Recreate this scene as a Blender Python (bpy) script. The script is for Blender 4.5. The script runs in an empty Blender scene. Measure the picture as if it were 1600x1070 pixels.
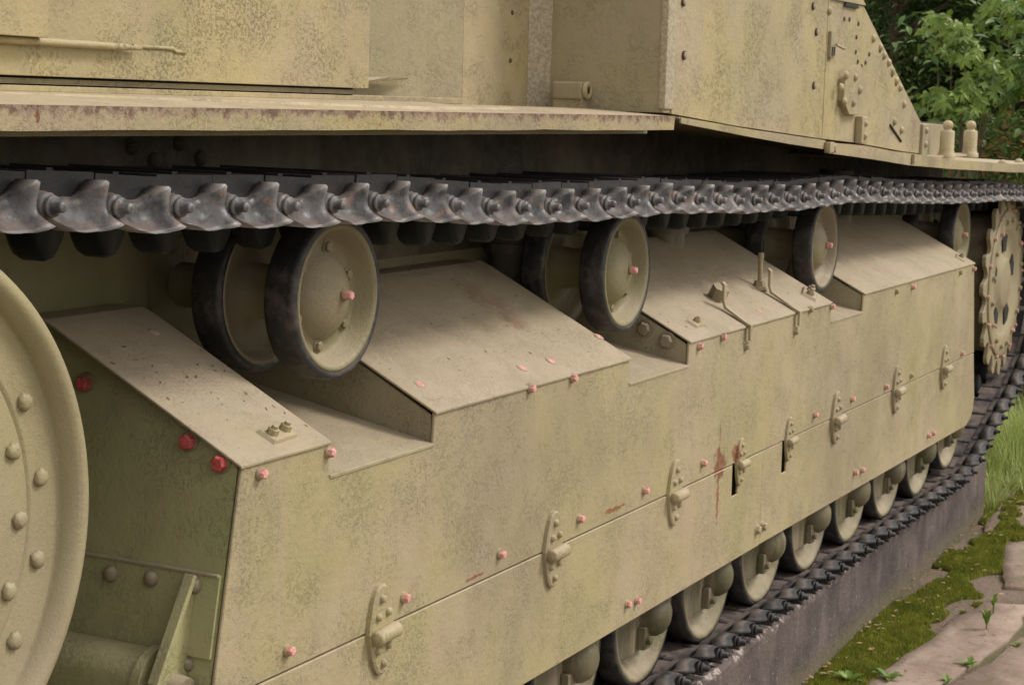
import bpy, bmesh, math, random
from mathutils import Vector, Matrix, noise
random.seed(7)
PI = math.pi
R = math.radians
sc = bpy.context.scene
H = 1.667                      # eye height above the ground; all heights below are given relative to the eye
# ------------------------------------------------------------------ camera
cam = bpy.data.cameras.new('camera'); co = bpy.data.objects.new('camera', cam)
sc.collection.objects.link(co); sc.camera = co
cam.sensor_width = 36; cam.sensor_fit = 'HORIZONTAL'; cam.lens = 2884.0 / 1600 * 36
cam.clip_start = .05; cam.clip_end = 500
yaw, pit, rol = 0.4665, 0.1290, 0.0287
fw = Vector((math.cos(yaw)*math.cos(pit), math.sin(yaw)*math.cos(pit), -math.sin(pit)))
rt = Vector((math.sin(yaw), -math.cos(yaw), 0)); up = rt.cross(fw)
r2 = rt*math.cos(rol) + up*math.sin(rol); u2 = up*math.cos(rol) - rt*math.sin(rol)
co.matrix_world = Matrix(((r2.x, u2.x, -fw.x, 0), (r2.y, u2.y, -fw.y, 0), (r2.z, u2.z, -fw.z, H), (0, 0, 0, 1)))
cam.dof.use_dof = True; cam.dof.focus_distance = 2.9; cam.dof.aperture_fstop = 22
# ------------------------------------------------------------------ daylight
wd = bpy.data.worlds.new('World'); sc.world = wd; wd.use_nodes = True
nt = wd.node_tree; bg = nt.nodes['Background']
sky = nt.nodes.new('ShaderNodeTexSky'); sky.sky_type = 'NISHITA'; sky.sun_disc = False
sd = Vector((.42, -.62, .78)).normalized()
sky.sun_elevation = math.asin(sd.z); sky.sun_rotation = math.atan2(sd.x, sd.y)
sky.air_density = 1.0; sky.dust_density = 3.0; sky.ozone_density = .6
hs = nt.nodes.new('ShaderNodeHueSaturation'); hs.inputs['Saturation'].default_value = .22; hs.inputs['Value'].default_value = 1.0
tint = nt.nodes.new('ShaderNodeMix'); tint.data_type = 'RGBA'; tint.blend_type = 'MULTIPLY'; tint.inputs[0].default_value = 1
tint.inputs[7].default_value = (1.0, .955, .88, 1)
nt.links.new(sky.outputs[0], hs.inputs['Color']); nt.links.new(hs.outputs[0], tint.inputs[6])
cl = nt.nodes.new('ShaderNodeMix'); cl.data_type = 'RGBA'; cl.inputs[0].default_value = .65; cl.inputs[7].default_value = (7.9, 7.5, 7.0, 1)   # even cloud layer
nt.links.new(tint.outputs[2], cl.inputs[6]); nt.links.new(cl.outputs[2], bg.inputs[0]); bg.inputs[1].default_value = .12
sl = bpy.data.lights.new('sun', 'SUN'); sl.energy = 1.35; sl.angle = R(14); sl.color = (1, .95, .87)
so = bpy.data.objects.new('sun', sl); sc.collection.objects.link(so); so.rotation_euler = (-sd).to_track_quat('-Z', 'Y').to_euler()
so.location = (0, -3, 8)
sc.view_settings.view_transform = 'Standard'; sc.view_settings.look = 'None'; sc.view_settings.gamma = 1
sc.view_settings.use_curve_mapping = False; sc.view_settings.exposure = 0.61
sc.render.engine = 'CYCLES'
C = sc.collection

# ------------------------------------------------------------------ node helpers
class NT:
    def __init__(s, name):
        s.m = bpy.data.materials.new(name); s.m.use_nodes = True; s.t = s.m.node_tree; s.t.nodes.clear()
        s.o = s.n('ShaderNodeOutputMaterial'); s.b = s.n('ShaderNodeBsdfPrincipled'); s.l(s.b.outputs[0], s.o.inputs[0])
        s.g = s.n('ShaderNodeNewGeometry'); s.pos = s.g.outputs['Position']
    def n(s, k): return s.t.nodes.new(k)
    def l(s, a, b): s.t.links.new(a, b)
    def put(s, sock, v):
        if isinstance(v, bpy.types.NodeSocket): s.l(v, sock)
        elif isinstance(v, (tuple, list)) and len(v) == 3 and sock.type == 'RGBA': sock.default_value = (*v, 1)
        else: sock.default_value = v
    def math(s, op, a, b=0.0, clamp=False):
        n = s.n('ShaderNodeMath'); n.operation = op; n.use_clamp = clamp; s.put(n.inputs[0], a); s.put(n.inputs[1], b); return n.outputs[0]
    def noise(s, scale, det=3, rough=.55, vec=None, stretch=None, dist=0):
        v = vec if vec is not None else s.pos
        if stretch:
            mp = s.n('ShaderNodeMapping'); mp.inputs['Scale'].default_value = stretch; s.l(v, mp.inputs[0]); v = mp.outputs[0]
        n = s.n('ShaderNodeTexNoise'); n.inputs['Scale'].default_value = scale; n.inputs['Detail'].default_value = det
        n.inputs['Roughness'].default_value = rough; n.inputs['Distortion'].default_value = dist; s.l(v, n.inputs[0]); return n.outputs[0]
    def voro(s, scale, vec=None, feature='F1', rnd=1):
        n = s.n('ShaderNodeTexVoronoi'); n.feature = feature; n.inputs['Scale'].default_value = scale; s.l(vec if vec is not None else s.pos, n.inputs[0]); return n.outputs[0]
    def ramp(s, v, a, b, lo=0.0, hi=1.0):
        n = s.n('ShaderNodeMapRange'); n.clamp = True; n.interpolation_type = 'SMOOTHSTEP'
        n.inputs[1].default_value = a; n.inputs[2].default_value = b; n.inputs[3].default_value = lo; n.inputs[4].default_value = hi; s.put(n.inputs[0], v); return n.outputs[0]
    def mix(s, f, a, b, mode='MIX'):
        n = s.n('ShaderNodeMix'); n.data_type = 'RGBA'; n.blend_type = mode; s.put(n.inputs[0], f); s.put(n.inputs[6], a); s.put(n.inputs[7], b); return n.outputs[2]
    def spot(s, c, r, st=(1, 1, 1)):      # soft mask round a place on the object
        sb = s.n('ShaderNodeVectorMath'); sb.operation = 'SUBTRACT'; s.l(s.pos, sb.inputs[0]); sb.inputs[1].default_value = c
        ml = s.n('ShaderNodeVectorMath'); ml.operation = 'MULTIPLY'; s.l(sb.outputs[0], ml.inputs[0]); ml.inputs[1].default_value = st
        ln = s.n('ShaderNodeVectorMath'); ln.operation = 'LENGTH'; s.l(ml.outputs[0], ln.inputs[0])
        return s.ramp(ln.outputs['Value'], 0, r, 1, 0)
    def bump(s, h, strength, dist, prev=None):
        n = s.n('ShaderNodeBump'); n.inputs['Strength'].default_value = strength; n.inputs['Distance'].default_value = dist; s.l(h, n.inputs['Height'])
        if prev is not None: s.l(prev, n.inputs['Normal'])
        return n.outputs[0]
    def done(s, col, rough=.6, nrm=None, metal=0.0, spec=.5):
        s.put(s.b.inputs['Base Color'], col); s.put(s.b.inputs['Roughness'], rough); s.put(s.b.inputs['Metallic'], metal)
        s.b.inputs['Specular IOR Level'].default_value = spec
        if nrm is not None: s.l(nrm, s.b.inputs['Normal'])
        return s.m

def paint(name, base=(.372, .316, .165), alt=(.390, .318, .208), green=.4, rust=(), blister=1.0, dust=.75, streak=.5, red=0.0, rough=.55, spots=.5, scratch=0.0, band=None):
    s = NT(name)
    n1 = s.ramp(s.noise(3.1, 4, .6), .36, .66)
    c = s.mix(n1, base, alt)
    ng = s.math('MULTIPLY', s.ramp(s.noise(2.3, 5, .62, stretch=(1.3, 1.3, .7)), .5, .72), green)
    c = s.mix(ng, c, (.25, .235, .125))
    # vertical rain streaks: paler pinkish and yellower
    st = s.noise(1.0, 3, .6, stretch=(17, 17, 1.6)); st2 = s.noise(1.0, 2, .6, stretch=(34, 34, 1.1))
    c = s.mix(s.math('MULTIPLY', s.ramp(st, .5, .72), streak), c, (.40, .315, .225))
    c = s.mix(s.math('MULTIPLY', s.ramp(st2, .56, .74), streak*.6), c, (.42, .35, .175))
    st3 = s.noise(1.0, 4, .65, stretch=(9, 9, 2.2))
    c = s.mix(s.math('MULTIPLY', s.ramp(st3, .56, .78), streak*.6), c, (.235, .195, .13))
    c = s.mix(s.math('MULTIPLY', s.ramp(s.noise(1.15, 5, .6, stretch=(1, 1, .8)), .45, .64), .6), c, (.26, .215, .135))
    # grime freckles, chips
    patchy = s.ramp(s.noise(8, 7, .78), .42, .68)
    fr = s.ramp(s.noise(190, 4, .75), .56, .64)
    c = s.mix(s.math('MULTIPLY', s.math('MULTIPLY', fr, patchy), .45*spots+.2), c, (.19, .15, .09))
    fine = s.ramp(s.noise(230, 4, .75), .60, .68)
    c = s.mix(s.math('MULTIPLY', s.math('MULTIPLY', fine, s.ramp(s.noise(2.1, 3), .3, .6, .35, 1)), .6), c, (.16, .125, .08))
    c = s.mix(s.ramp(s.noise(11, 6, .72), .4, .7, 0, .22), c, (.27, .225, .14))
    pk = s.ramp(s.noise(95, 3, .6), .66, .74)
    c = s.mix(s.math('MULTIPLY', s.math('MULTIPLY', pk, s.ramp(s.noise(5.5, 3), .55, .68)), .6), c, (.50, .385, .31))
    if scratch:
        sc1 = s.ramp(s.noise(26, 5, .7, stretch=(1, 2.2, 2.2), dist=.8), .655, .675)
        c = s.mix(s.math('MULTIPLY', s.math('MULTIPLY', sc1, s.ramp(s.noise(3.3, 3), .42, .58)), scratch), c, (.12, .06, .04))
        c = s.mix(s.math('MULTIPLY', s.ramp(s.noise(7, 5, .7, stretch=(1, 1.6, 1.6)), .48, .66), .45), c, (.21, .175, .115))
        c = s.mix(s.math('MULTIPLY', s.ramp(s.noise(48, 3, .6), .68, .72), .7), c, (.50, .43, .33))
    if band:
        sb = s.n('ShaderNodeSeparateXYZ'); s.l(s.pos, sb.inputs[0])
        wb_ = s.ramp(s.math('ADD', sb.outputs['Z'], s.math('MULTIPLY', s.math('SUBTRACT', s.noise(28, 5, .75), .5), .07)), H+band[0], H+band[1])
        c = s.mix(s.math('MULTIPLY', wb_, .95), c, s.mix(s.ramp(s.noise(60, 4, .7), .42, .58), (.15, .085, .062), (.30, .215, .16)))
    if red > 0:
        rm = s.math('MULTIPLY', s.ramp(s.noise(60, 4, .7), .60, .68), s.ramp(s.noise(7, 3), .5, .7))
        c = s.mix(s.math('MULTIPLY', rm, red), c, (.26, .085, .055))
    for (p, r, k) in rust:
        mk = s.spot((p[0], p[1], p[2] + H), r, k)
        mk = s.math('MULTIPLY', s.ramp(s.math('ADD', mk, s.math('MULTIPLY', s.math('SUBTRACT', s.noise(55, 6, .8), .5), 3.4)), .50, .62), s.ramp(mk, .0, .15))
        c = s.mix(s.math('MULTIPLY', mk, .85), c, s.mix(s.ramp(s.noise(30, 2), .4, .6), (.15, .05, .022), (.24, .075, .035)))
    # settled dust on what faces up
    sx = s.n('ShaderNodeSeparateXYZ'); s.l(s.g.outputs['Normal'], sx.inputs[0])
    dz = s.math('MULTIPLY', s.ramp(sx.outputs['Z'], .25, .85), s.ramp(s.noise(5, 5, .65), .25, .62, .45, 1))
    c = s.mix(s.math('MULTIPLY', dz, dust), c, (.455, .375, .275))
    spk = s.ramp(s.noise(330, 2, .6), .66, .72)
    c = s.mix(s.math('MULTIPLY', spk, .18), c, (.6, .53, .42))
    # relief: blistered peeling coats over a fine orange peel, soft dents
    pe = s.ramp(s.noise(150, 5, .75), .50, .60)
    mk = s.math('MULTIPLY', patchy, pe)
    b = s.bump(s.noise(1.9, 2, .5), .6, .05)
    b = s.bump(s.noise(330, 4, .7), .55, .0014, b)
    b = s.bump(s.noise(75, 6, .68), .55*blister, .0032, b)
    b = s.bump(mk, .6*blister, .0018, b)
    rg = s.ramp(s.noise(30, 3), .3, .7, rough-.08, rough+.14)
    return s.done(c, rg, b, spec=.35)

P_skirt = paint('weathered olive paint', rust=[((4.235, 1.55, -.868), .078, (1, 1, 1.1)), ((4.228, 1.55, -.96), .075, (5, 1, .6)), ((4.345, 1.55, -.858), .042, (.8, 1, 1)), ((3.58, 1.55, -.862), .060, (.5, 1, 5)), ((4.232, 1.55, -.80), .06, (9, 1, .8)), ((2.95, 1.55, -.872), .03, (.5, 1, 4))])
P_top = paint('dusty olive paint', base=(.35, .295, .175), alt=(.36, .29, .205), scratch=.9, dust=.7, blister=.8, streak=.15, green=.2, spots=.8,
              rust=[((3.45, 1.80, -.40), .11, (1, .6, 1)), ((3.42, 1.72, -.45), .07, (1, 1, 1)), ((3.58, 1.9, -.36), .09, (1, 1, 1)), ((3.1, 1.9, -.36), .08, (1, 1, 1))])
P_hull = paint('pale blistered hull paint', base=(.405, .335, .165), alt=(.39, .32, .205), streak=.4, green=.3, blister=1.3, red=.25, spots=.4)
P_hullshade = paint('shade toned hull paint', base=(.318, .282, .165), alt=(.315, .27, .185), streak=.35, green=.25, blister=1.0, red=.3, spots=1)  # same hull paint, shade of the front-facing plates put into the colour
P_green = paint('shade green olive paint', base=(.19, .195, .085), alt=(.24, .20, .115), streak=.1, green=.35, blister=.8, dust=.35, rough=.42, spots=.3)  # olive paint with the dark green of shaded faces put into its colour
P_front = paint('shaded green front paint', base=(.325, .365, .150), alt=(.365, .345, .175), streak=.1, green=.3, blister=1.0, dust=.35, rough=.45, spots=.5)  # same olive paint, the green cast of its shade put into the colour
P_wheel = paint('wheel paint', base=(.195, .175, .078), alt=(.225, .185, .128), green=.45, dust=.55, blister=.7, streak=.0, rough=.45)
P_idler = paint('idler paint', base=(.325, .285, .155), alt=(.33, .28, .185), green=.3, dust=.3, blister=.45, streak=.05, rough=.42)
P_lip = paint('chipped fender paint', base=(.40, .335, .17), alt=(.385, .31, .20), red=.9, blister=1.1, dust=.8, streak=.4, scratch=.5)
P_edge = paint('rust edged fender lip', base=(.40, .335, .165), alt=(.385, .31, .20), red=1.0, blister=1.1, dust=.6, streak=.4, band=(-.034, -.020), rust=[((1.71, 1.5, -.032), .012, (1, .5, .6))])
P_inner = paint('shade dark hull side', base=(.034, .032, .018), alt=(.032, .023, .017), green=.2, dust=.2, streak=.0, blister=.7, red=.1)  # hull paint near black: the shade under the fender is in the colour

P_arm = paint('grimy bogie arm', base=(.072, .070, .030), alt=(.088, .072, .045), dust=.12, blister=.7, green=.2)
P_road = paint('dirty road wheel paint', base=(.165, .15, .075), alt=(.18, .15, .10), green=.4, dust=.5, blister=.8, spots=.9)
P_spring = paint('grimy spring housing', base=(.14, .125, .10), alt=(.12, .11, .085), dust=.3, blister=.7)
def simple(name, col, rough, var=.25, scale=40, metal=0.0, bump=.3, dist=.001, spec=.5):
    s = NT(name); c = s.mix(s.ramp(s.noise(scale, 4, .6), .3, .7), tuple(a*(1-var) for a in col), tuple(min(1, a*(1+var)) for a in col))
    return s.done(c, rough, s.bump(s.noise(scale*4, 3, .6), bump, dist), metal, spec)
def pinkmat():
    s = NT('faded pink marker paint'); c = s.mix(s.ramp(s.noise(130, 3, .6), .35, .65), (.60, .235, .22), (.74, .40, .36))
    c = s.mix(s.ramp(s.noise(85, 4, .7), .55, .62), c, (.34, .24, .16)); return s.done(c, .65, s.bump(s.noise(240, 3, .6), .6, .0015))
M_pink = pinkmat()
M_red = simple('red marker paint', (.46, .085, .08), .65, var=.35, scale=110, bump=.8, dist=.002, spec=.3)
M_dark = simple('dark void steel', (.012, .011, .009), .8)
def weldmat():
    s = NT('grainy weld'); c = s.mix(s.ramp(s.noise(130, 4, .75), .4, .6), (.29, .245, .165), (.43, .37, .26)); return s.done(c, .6, s.bump(s.noise(120, 5, .75), .7, .004))
M_weld = weldmat()
M_hole = simple('grimy brown hole', (.07, .052, .035), .85)
M_paste = simple('bare olive bolt', (.30, .245, .14), .6, bump=.8, dist=.002, scale=120)
def rubber():
    s = NT('old black rubber'); sc_ = s.ramp(s.noise(25, 5, .7), .45, .75)
    c = s.mix(sc_, (.018, .018, .018), (.065, .060, .056)); c = s.mix(s.math('MULTIPLY', s.ramp(s.noise(12, 6, .75), .5, .64), .35), c, (.16, .125, .11))
    return s.done(c, s.ramp(s.noise(30, 3), .3, .7, .42, .7), s.bump(s.noise(160, 4, .7), .5, .0012), spec=.5)
M_rub = rubber()
def trackmetal(nm='worn black track steel', dark=0.0, dustk=.75):
    s = NT(nm)
    oi = s.n('ShaderNodeObjectInfo'); rnd = oi.outputs['Random']
    w = s.ramp(s.noise(26, 5, .65), .38, .66)
    c = s.mix(w, (.030, .031, .035), (.125, .120, .124))
    c = s.mix(s.math('MULTIPLY', s.ramp(s.noise(16, 4, .7), .52, .68), .5), c, (.24, .205, .195))
    c = s.mix(s.math('MULTIPLY', s.ramp(s.noise(34, 4, .7), .57, .66), .75), c, (.24, .12, .075))
    pt = s.ramp(s.g.outputs['Pointiness'], .52, .60)
    c = s.mix(s.math('MULTIPLY', pt, .65 if dark == 0 else .15), c, (.36, .33, .31))
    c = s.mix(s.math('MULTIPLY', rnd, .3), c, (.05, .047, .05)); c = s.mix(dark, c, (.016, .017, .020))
    sx = s.n('ShaderNodeSeparateXYZ'); s.l(s.g.outputs['Normal'], sx.inputs[0])
    c = s.mix(s.math('MULTIPLY', s.math('MULTIPLY', s.ramp(sx.outputs['Z'], .6, .97), s.ramp(s.noise(9, 5, .7), .35, .6)), dustk), c, (.20, .155, .135))
    b = s.bump(s.noise(60, 4, .6), .5, .003); b = s.bump(s.noise(260, 3, .6), .35, .001, b)

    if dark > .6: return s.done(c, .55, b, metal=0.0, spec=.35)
    return s.done(c, s.ramp(s.noise(20, 3), .3, .7, .36, .62), b, metal=0.0, spec=.45)
M_trk = trackmetal(); M_trkb = trackmetal('shade darkened track steel', .85, .6); M_trki = trackmetal('dusty inner track face', .5, 1.0)  # second one: same steel, shade and lesser wear put into a darker colour
M_horn = simple('oily black steel', (.010, .013, .014), .5, bump=.4, dist=.002, spec=.25)

# ------------------------------------------------------------------ mesh helpers
class MB:
    def __init__(s): s.v = []; s.f = []; s.m = []; s.sm = []
    def add(s, vs, fs, mi=0, smooth=False):
        o = len(s.v); s.v += [tuple(v) for v in vs]
        for f in fs: s.f.append(tuple(i+o for i in f)); s.m.append(mi); s.sm.append(smooth)
    def box(s, a, b, mi=0):
        x0, y0, z0 = a; x1, y1, z1 = b
        s.add([(x0,y0,z0),(x1,y0,z0),(x1,y1,z0),(x0,y1,z0),(x0,y0,z1),(x1,y0,z1),(x1,y1,z1),(x0,y1,z1)],
              [(0,3,2,1),(4,5,6,7),(0,1,5,4),(1,2,6,5),(2,3,7,6),(3,0,4,7)], mi)
    def hexa(s, p, mi=0):      # eight corners: bottom four, top four
        s.add(p, [(0,3,2,1),(4,5,6,7),(0,1,5,4),(1,2,6,5),(2,3,7,6),(3,0,4,7)], mi)
    def prism(s, poly, y0, y1, mi=0):   # outline in x,z pushed along y
        n = len(poly)
        s.add([(x, y0, z) for x, z in poly] + [(x, y1, z) for x, z in poly],
              [tuple(range(n)), tuple(range(2*n-1, n-1, -1))] + [((i+1) % n, i, n+i, n+(i+1) % n) for i in range(n)], mi)
    def prismx(s, poly, x0, x1, mi=0):  # outline in y,z pushed along x
        n = len(poly)
        s.add([(x0, y, z) for y, z in poly] + [(x1, y, z) for y, z in poly],
              [tuple(range(n)), tuple(range(2*n-1, n-1, -1))] + [((i+1) % n, i, n+i, n+(i+1) % n) for i in range(n)], mi)
    def lathe(s, prof, c=(0,0,0), ax=(0,-1,0), n=48, mi=0, smooth=True):   # prof: (radius, distance along axis)
        ax = Vector(ax).normalized(); a = ax.orthogonal().normalized(); b = ax.cross(a); c = Vector(c); o = len(s.v)
        for r, h in prof:
            for k in range(n):
                t = 2*PI*k/n; s.v.append(tuple(c + ax*h + (a*math.cos(t) + b*math.sin(t))*r))
        for i in range(len(prof)-1):
            for k in range(n):
                k2 = (k+1) % n; s.f.append((o+i*n+k, o+i*n+k2, o+(i+1)*n+k2, o+(i+1)*n+k)); s.m.append(mi); s.sm.append(smooth)
    def cyl(s, p, q, r, r2=None, n=16, mi=0, smooth=True):
        p = Vector(p); q = Vector(q); L = (q-p).length; r2 = r if r2 is None else r2
        s.lathe([(.0004, 0), (r, 0)], p, q-p, n, mi, False); s.lathe([(r, 0), (r2, L)], p, q-p, n, mi, smooth); s.lathe([(r2, L), (.0004, L)], p, q-p, n, mi, False)
    def build(s, name, mats, parent=None, bevel=0, seg=2, dz=H, recalc=True, weld=False):
        me = bpy.data.meshes.new(name); me.from_pydata([(x, y, z+dz) for x, y, z in s.v], [], s.f)
        if not isinstance(mats, (list, tuple)): mats = [mats]
        for m in mats: me.materials.append(m)
        for p, mi, sm in zip(me.polygons, s.m, s.sm): p.material_index = mi; p.use_smooth = sm
        if bevel or recalc:
            bm = bmesh.new(); bm.from_mesh(me)
            if weld: bmesh.ops.remove_doubles(bm, verts=bm.verts, dist=1e-5)
            if recalc: bmesh.ops.recalc_face_normals(bm, faces=bm.faces)
            if bevel:
                ed = [e for e in bm.edges if len(e.link_faces) == 2 and e.calc_face_angle(0) > .6]
                bmesh.ops.bevel(bm, geom=ed, offset=bevel, segments=seg, profile=.6, affect='EDGES')
            bm.to_mesh(me); bm.free()
        o = bpy.data.objects.new(name, me); C.objects.link(o)
        if parent: o.parent = parent
        return o
def tag(o, label=None, cat=None, group=None, kind=None):
    for k, v in (('label', label), ('category', cat), ('group', group), ('kind', kind)):
        if v: o[k] = v
    return o
def empty(name, loc=(0,0,0)):
    e = bpy.data.objects.new(name, None); C.objects.link(e); e.location = loc; e.empty_display_size = .2; return e
def inst(src, name, parent, M):
    o = bpy.data.objects.new(name, src.data); C.objects.link(o); o.parent = parent; o.matrix_local = M; return o
def noise2(x, y, z=0.0): return noise.noise(Vector((x, y, z)))

# ================================================================== GROUND
PED0 = (4.17, 1.54); PED1 = (7.69, 1.634)
def pedy(x): return PED0[1] + (x-PED0[0])*(PED1[1]-PED0[1])/(PED1[0]-PED0[0])
def ground_mat():
    s = NT('damp soil'); n = s.ramp(s.noise(2.2, 5, .65), .35, .65)
    c = s.mix(n, (.15, .105, .08), (.23, .165, .13)); c = s.mix(s.ramp(s.noise(.9, 4, .6), .45, .62), c, (.10, .11, .03))
    return s.done(c, .9, s.bump(s.noise(40, 5, .7), .8, .02))
g = MB(); N = 60
xs = [-60 + 120*(i/N) for i in range(N+1)]
xs = sorted(set([-200, -100, -30, -10, 0, 2, 3] + [3.2+.2*i for i in range(60)] + [16, 18, 22, 30, 60, 120, 300]))
ys = sorted(set([-200, -100, -40, -10, -4, -2] + [-1.8+.2*i for i in range(60)] + [11, 14, 20, 40, 100, 200]))
vs = [(x, y, -H - .012 + (.012*noise2(x*1.7, y*1.7) + .004*noise2(x*7, y*7) if 3 < x < 15 and -2 < y < 10 else 0)) for x in xs for y in ys]
ny = len(ys)
g.add(vs, [(i*ny+j, (i+1)*ny+j, (i+1)*ny+j+1, i*ny+j+1) for i in range(len(xs)-1) for j in range(ny-1)], 0, True)
tag(g.build('ground', ground_mat()), 'damp brown soil with greenish film around the pedestal', kind='structure')

# broken pavement slabs
def slab_mat():
    s = NT('worn pinkish concrete'); c = s.mix(s.ramp(s.noise(4, 5, .65), .35, .65), (.22, .155, .12), (.35, .265, .215))
    c = s.mix(s.math('MULTIPLY', s.ramp(s.noise(26, 5, .7), .52, .7), .6), c, (.17, .125, .10))
    c = s.mix(s.math('MULTIPLY', s.ramp(s.noise(1.9, 5, .7), .50, .66), .8), c, (.12, .115, .05))
    c = s.mix(s.math('MULTIPLY', s.ramp(s.noise(90, 3, .6), .62, .7), .5), c, (.45, .38, .32))
    b = s.bump(s.noise(18, 5, .65), .5, .012); b = s.bump(s.noise(180, 4, .7), .5, .003, b)
    return s.done(c, .85, b)
Mslab = slab_mat()
pav = MB(); pav.box((3.0, -2.5, -H-.05), (8.1, 1.2, -H-.006))
pavement = tag(pav.build('pavement', ground_mat()), 'broken pavement of pinkish concrete slabs beside the pedestal', kind='structure')
def slab(pts, h=.004):
    m = MB(); P = []
    for i in range(len(pts)):
        a = Vector(pts[i]); b = Vector(pts[(i+1) % len(pts)]); L = (b-a).length; k = max(2, int(L/.07))
        d = (b-a).normalized(); nn = Vector((-d.y, d.x))
        for j in range(k):
            q = a + (b-a)*j/k + nn*(.014*noise2(a.x*3+j*.6, a.y*5+j*.3, 2.2) + random.uniform(-.004, .004)); P.append(q)
    c = sum(P, Vector((0, 0)))/len(P); n = len(P)
    rings = [(1.0, -.03), (1.0, h-.003), (.99, h), (.6, h+.001), (.2, h)]
    v = []
    for k, z in rings:
        for q in P:
            w = c + (q-c)*k; v.append((w.x, w.y, -H+z+.002*noise2(w.x*4, w.y*4)))
    f = [(i*n+j, i*n+(j+1) % n, (i+1)*n+(j+1) % n, (i+1)*n+j) for i in range(len(rings)-1) for j in range(n)]
    f.append(tuple(range((len(rings)-1)*n, len(rings)*n)))
    m.add(v, f, 0, True)
    return m.build('slab', Mslab, pavement)
SLABS = [
    [(5.02, 1.41), (5.45, 1.395), (5.72, 1.365), (6.02, 1.36), (6.3, 1.31), (6.36, 1.17), (5.95, 1.14), (5.6, 1.17), (5.2, 1.235)],
    [(4.7, 1.22), (5.2, 1.215), (5.6, 1.14), (5.95, 1.115), (6.0, .6), (4.75, .55)],
    [(6.08, 1.11), (6.5, 1.16), (7.1, 1.17), (7.15, .6), (6.06, .6)],
    [(6.55, 1.31), (7.0, 1.40), (7.32, 1.46), (7.5, 1.36), (7.3, 1.22), (6.6, 1.20)],
    [(7.40, 1.56), (7.62, 1.60), (7.98, 1.62), (8.1, 1.30), (7.62, 1.36)],
    [(7.25, 1.14), (7.6, 1.27), (8.1, 1.24), (8.1, .6), (7.25, .6)],
    [(3.3, 1.2), (4.6, 1.23), (4.65, .5), (3.3, .5)],
]
for p in SLABS: slab(p)

def inslab(x, y):
    for P in SLABS:
        c = False; j = len(P)-1
        for i in range(len(P)):
            if (P[i][1] > y) != (P[j][1] > y) and x < (P[j][0]-P[i][0])*(y-P[i][1])/(P[j][1]-P[i][1])+P[i][0]: c = not c
            j = i
        if c: return True
    return False
def leafmat(name, c1, c2, rough=.5, scale=9, trans=.25):
    s = NT(name); oi = s.n('ShaderNodeObjectInfo')
    f = s.math('ADD', s.math('MULTIPLY', s.ramp(s.noise(scale, 3, .6), .3, .7), .7), s.math('MULTIPLY', oi.outputs['Random'], .4), True)
    c = s.mix(f, c1, c2); s.done(c, rough, spec=.4)
    tr = s.n('ShaderNodeBsdfTranslucent'); s.l(s.mix(.5, c, (.25, .35, .04)), tr.inputs[0]); mx = s.n('ShaderNodeMixShader'); mx.inputs[0].default_value = trans
    s.l(s.b.outputs[0], mx.inputs[1]); s.l(tr.outputs[0], mx.inputs[2]); s.l(mx.outputs[0], s.o.inputs[0]); return s.m
M_moss = leafmat('moss green', (.12, .145, .018), (.30, .31, .045), .9, 9, .15)
M_grass = leafmat('grass green', (.20, .27, .06), (.42, .48, .16), .5, 3, .3)
M_straw = simple('dead straw', (.34, .26, .13), .8)
# moss cushions: tiny tufts on a lumpy skin
m = MB(); k = 0
def mossd(x, y):
    d = pedy(x) - y
    return (1 - abs(d-.11)/.16)*.9 + .95*noise2(x*3.1, y*5.3, 4.) + .45*noise2(x*11, y*14, 1.)
for i in range(150000):
    x = 4.1 + 4.4*random.random(); y = pedy(min(x, 7.69)) - .005 - .62*random.random()**1.3
    if x > 7.72: y += .5*random.random()
    ins = inslab(x, y); th = mossd(x, y)
    if th < (.80 if ins else .28): continue
    hz = -H + (.005 if ins else -.004) + .018*max(0, min(1, th))*(.6+.4*noise2(x*30, y*30))
    r = .003 + .004*random.random(); a = random.random()*PI; h = .006 + .007*random.random()
    dx, dy = r*math.cos(a), r*math.sin(a)
    m.add([(x-dx, y-dy, hz-.006), (x+dx, y+dy, hz-.006), (x-dy*.3+random.uniform(-.003, .003), y+dx*.3, hz+h)], [(0, 1, 2)]); k += 1
    if k > 60000: break
tag(m.build('moss', M_moss, recalc=False), 'green moss growing in a band along the foot of the pedestal', kind='stuff')
# dry leaf litter and grit
m = MB()
for i in range(520):
    x = 4.2 + 4.6*random.random(); y = pedy(min(x, 7.69)) - .003 - .6*random.random()**2.2; z = -H + .018 + .004*random.random()
    r = random.choice((.003, .004, .004, .006, .010)); a = random.random()*6.28
    m.add([(x + r*math.cos(a+t)*q, y + r*math.sin(a+t)*q, z+random.uniform(-.002, .004)) for t, q in ((0, 1.4), (1.6, .7), (3.1, 1.3), (4.7, .6))], [(0, 1, 2, 3)])
tag(m.build('leaf_litter', simple('dry litter', (.30, .19, .11), .9, .5, 60)), 'dry leaf scraps and grit lying along the pedestal foot', kind='stuff')
m = MB(); rl = random.Random(12)
for i in range(210):
    x0, x1 = rl.choice(((2.21, 2.44), (2.80, 3.64), (4.01, 5.09), (4.01, 5.09), (5.44, 6.86))); x = rl.uniform(x0, x1); y = 1.56 + .27*rl.random()**.8; z = -.541 + .515*(y-1.55) + .003; r = rl.choice((.0009, .0012, .0018, .0028)); a = rl.random()*6.28
    m.add([(x + r*math.cos(a+t)*q, y + r*math.sin(a+t)*q, z + .515*r*math.sin(a+t)*q + rl.uniform(0, .002)) for t, q in ((0, 1.9), (1.6, .5), (3.1, 1.7), (4.7, .5))], [(0, 1, 2, 3)])
tag(m.build('leaf_litter', simple('dry crumbs', (.14, .085, .05), .9, .5, 60)), 'crumbs and curled paint flakes lying on the sloped covers', kind='stuff')
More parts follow.
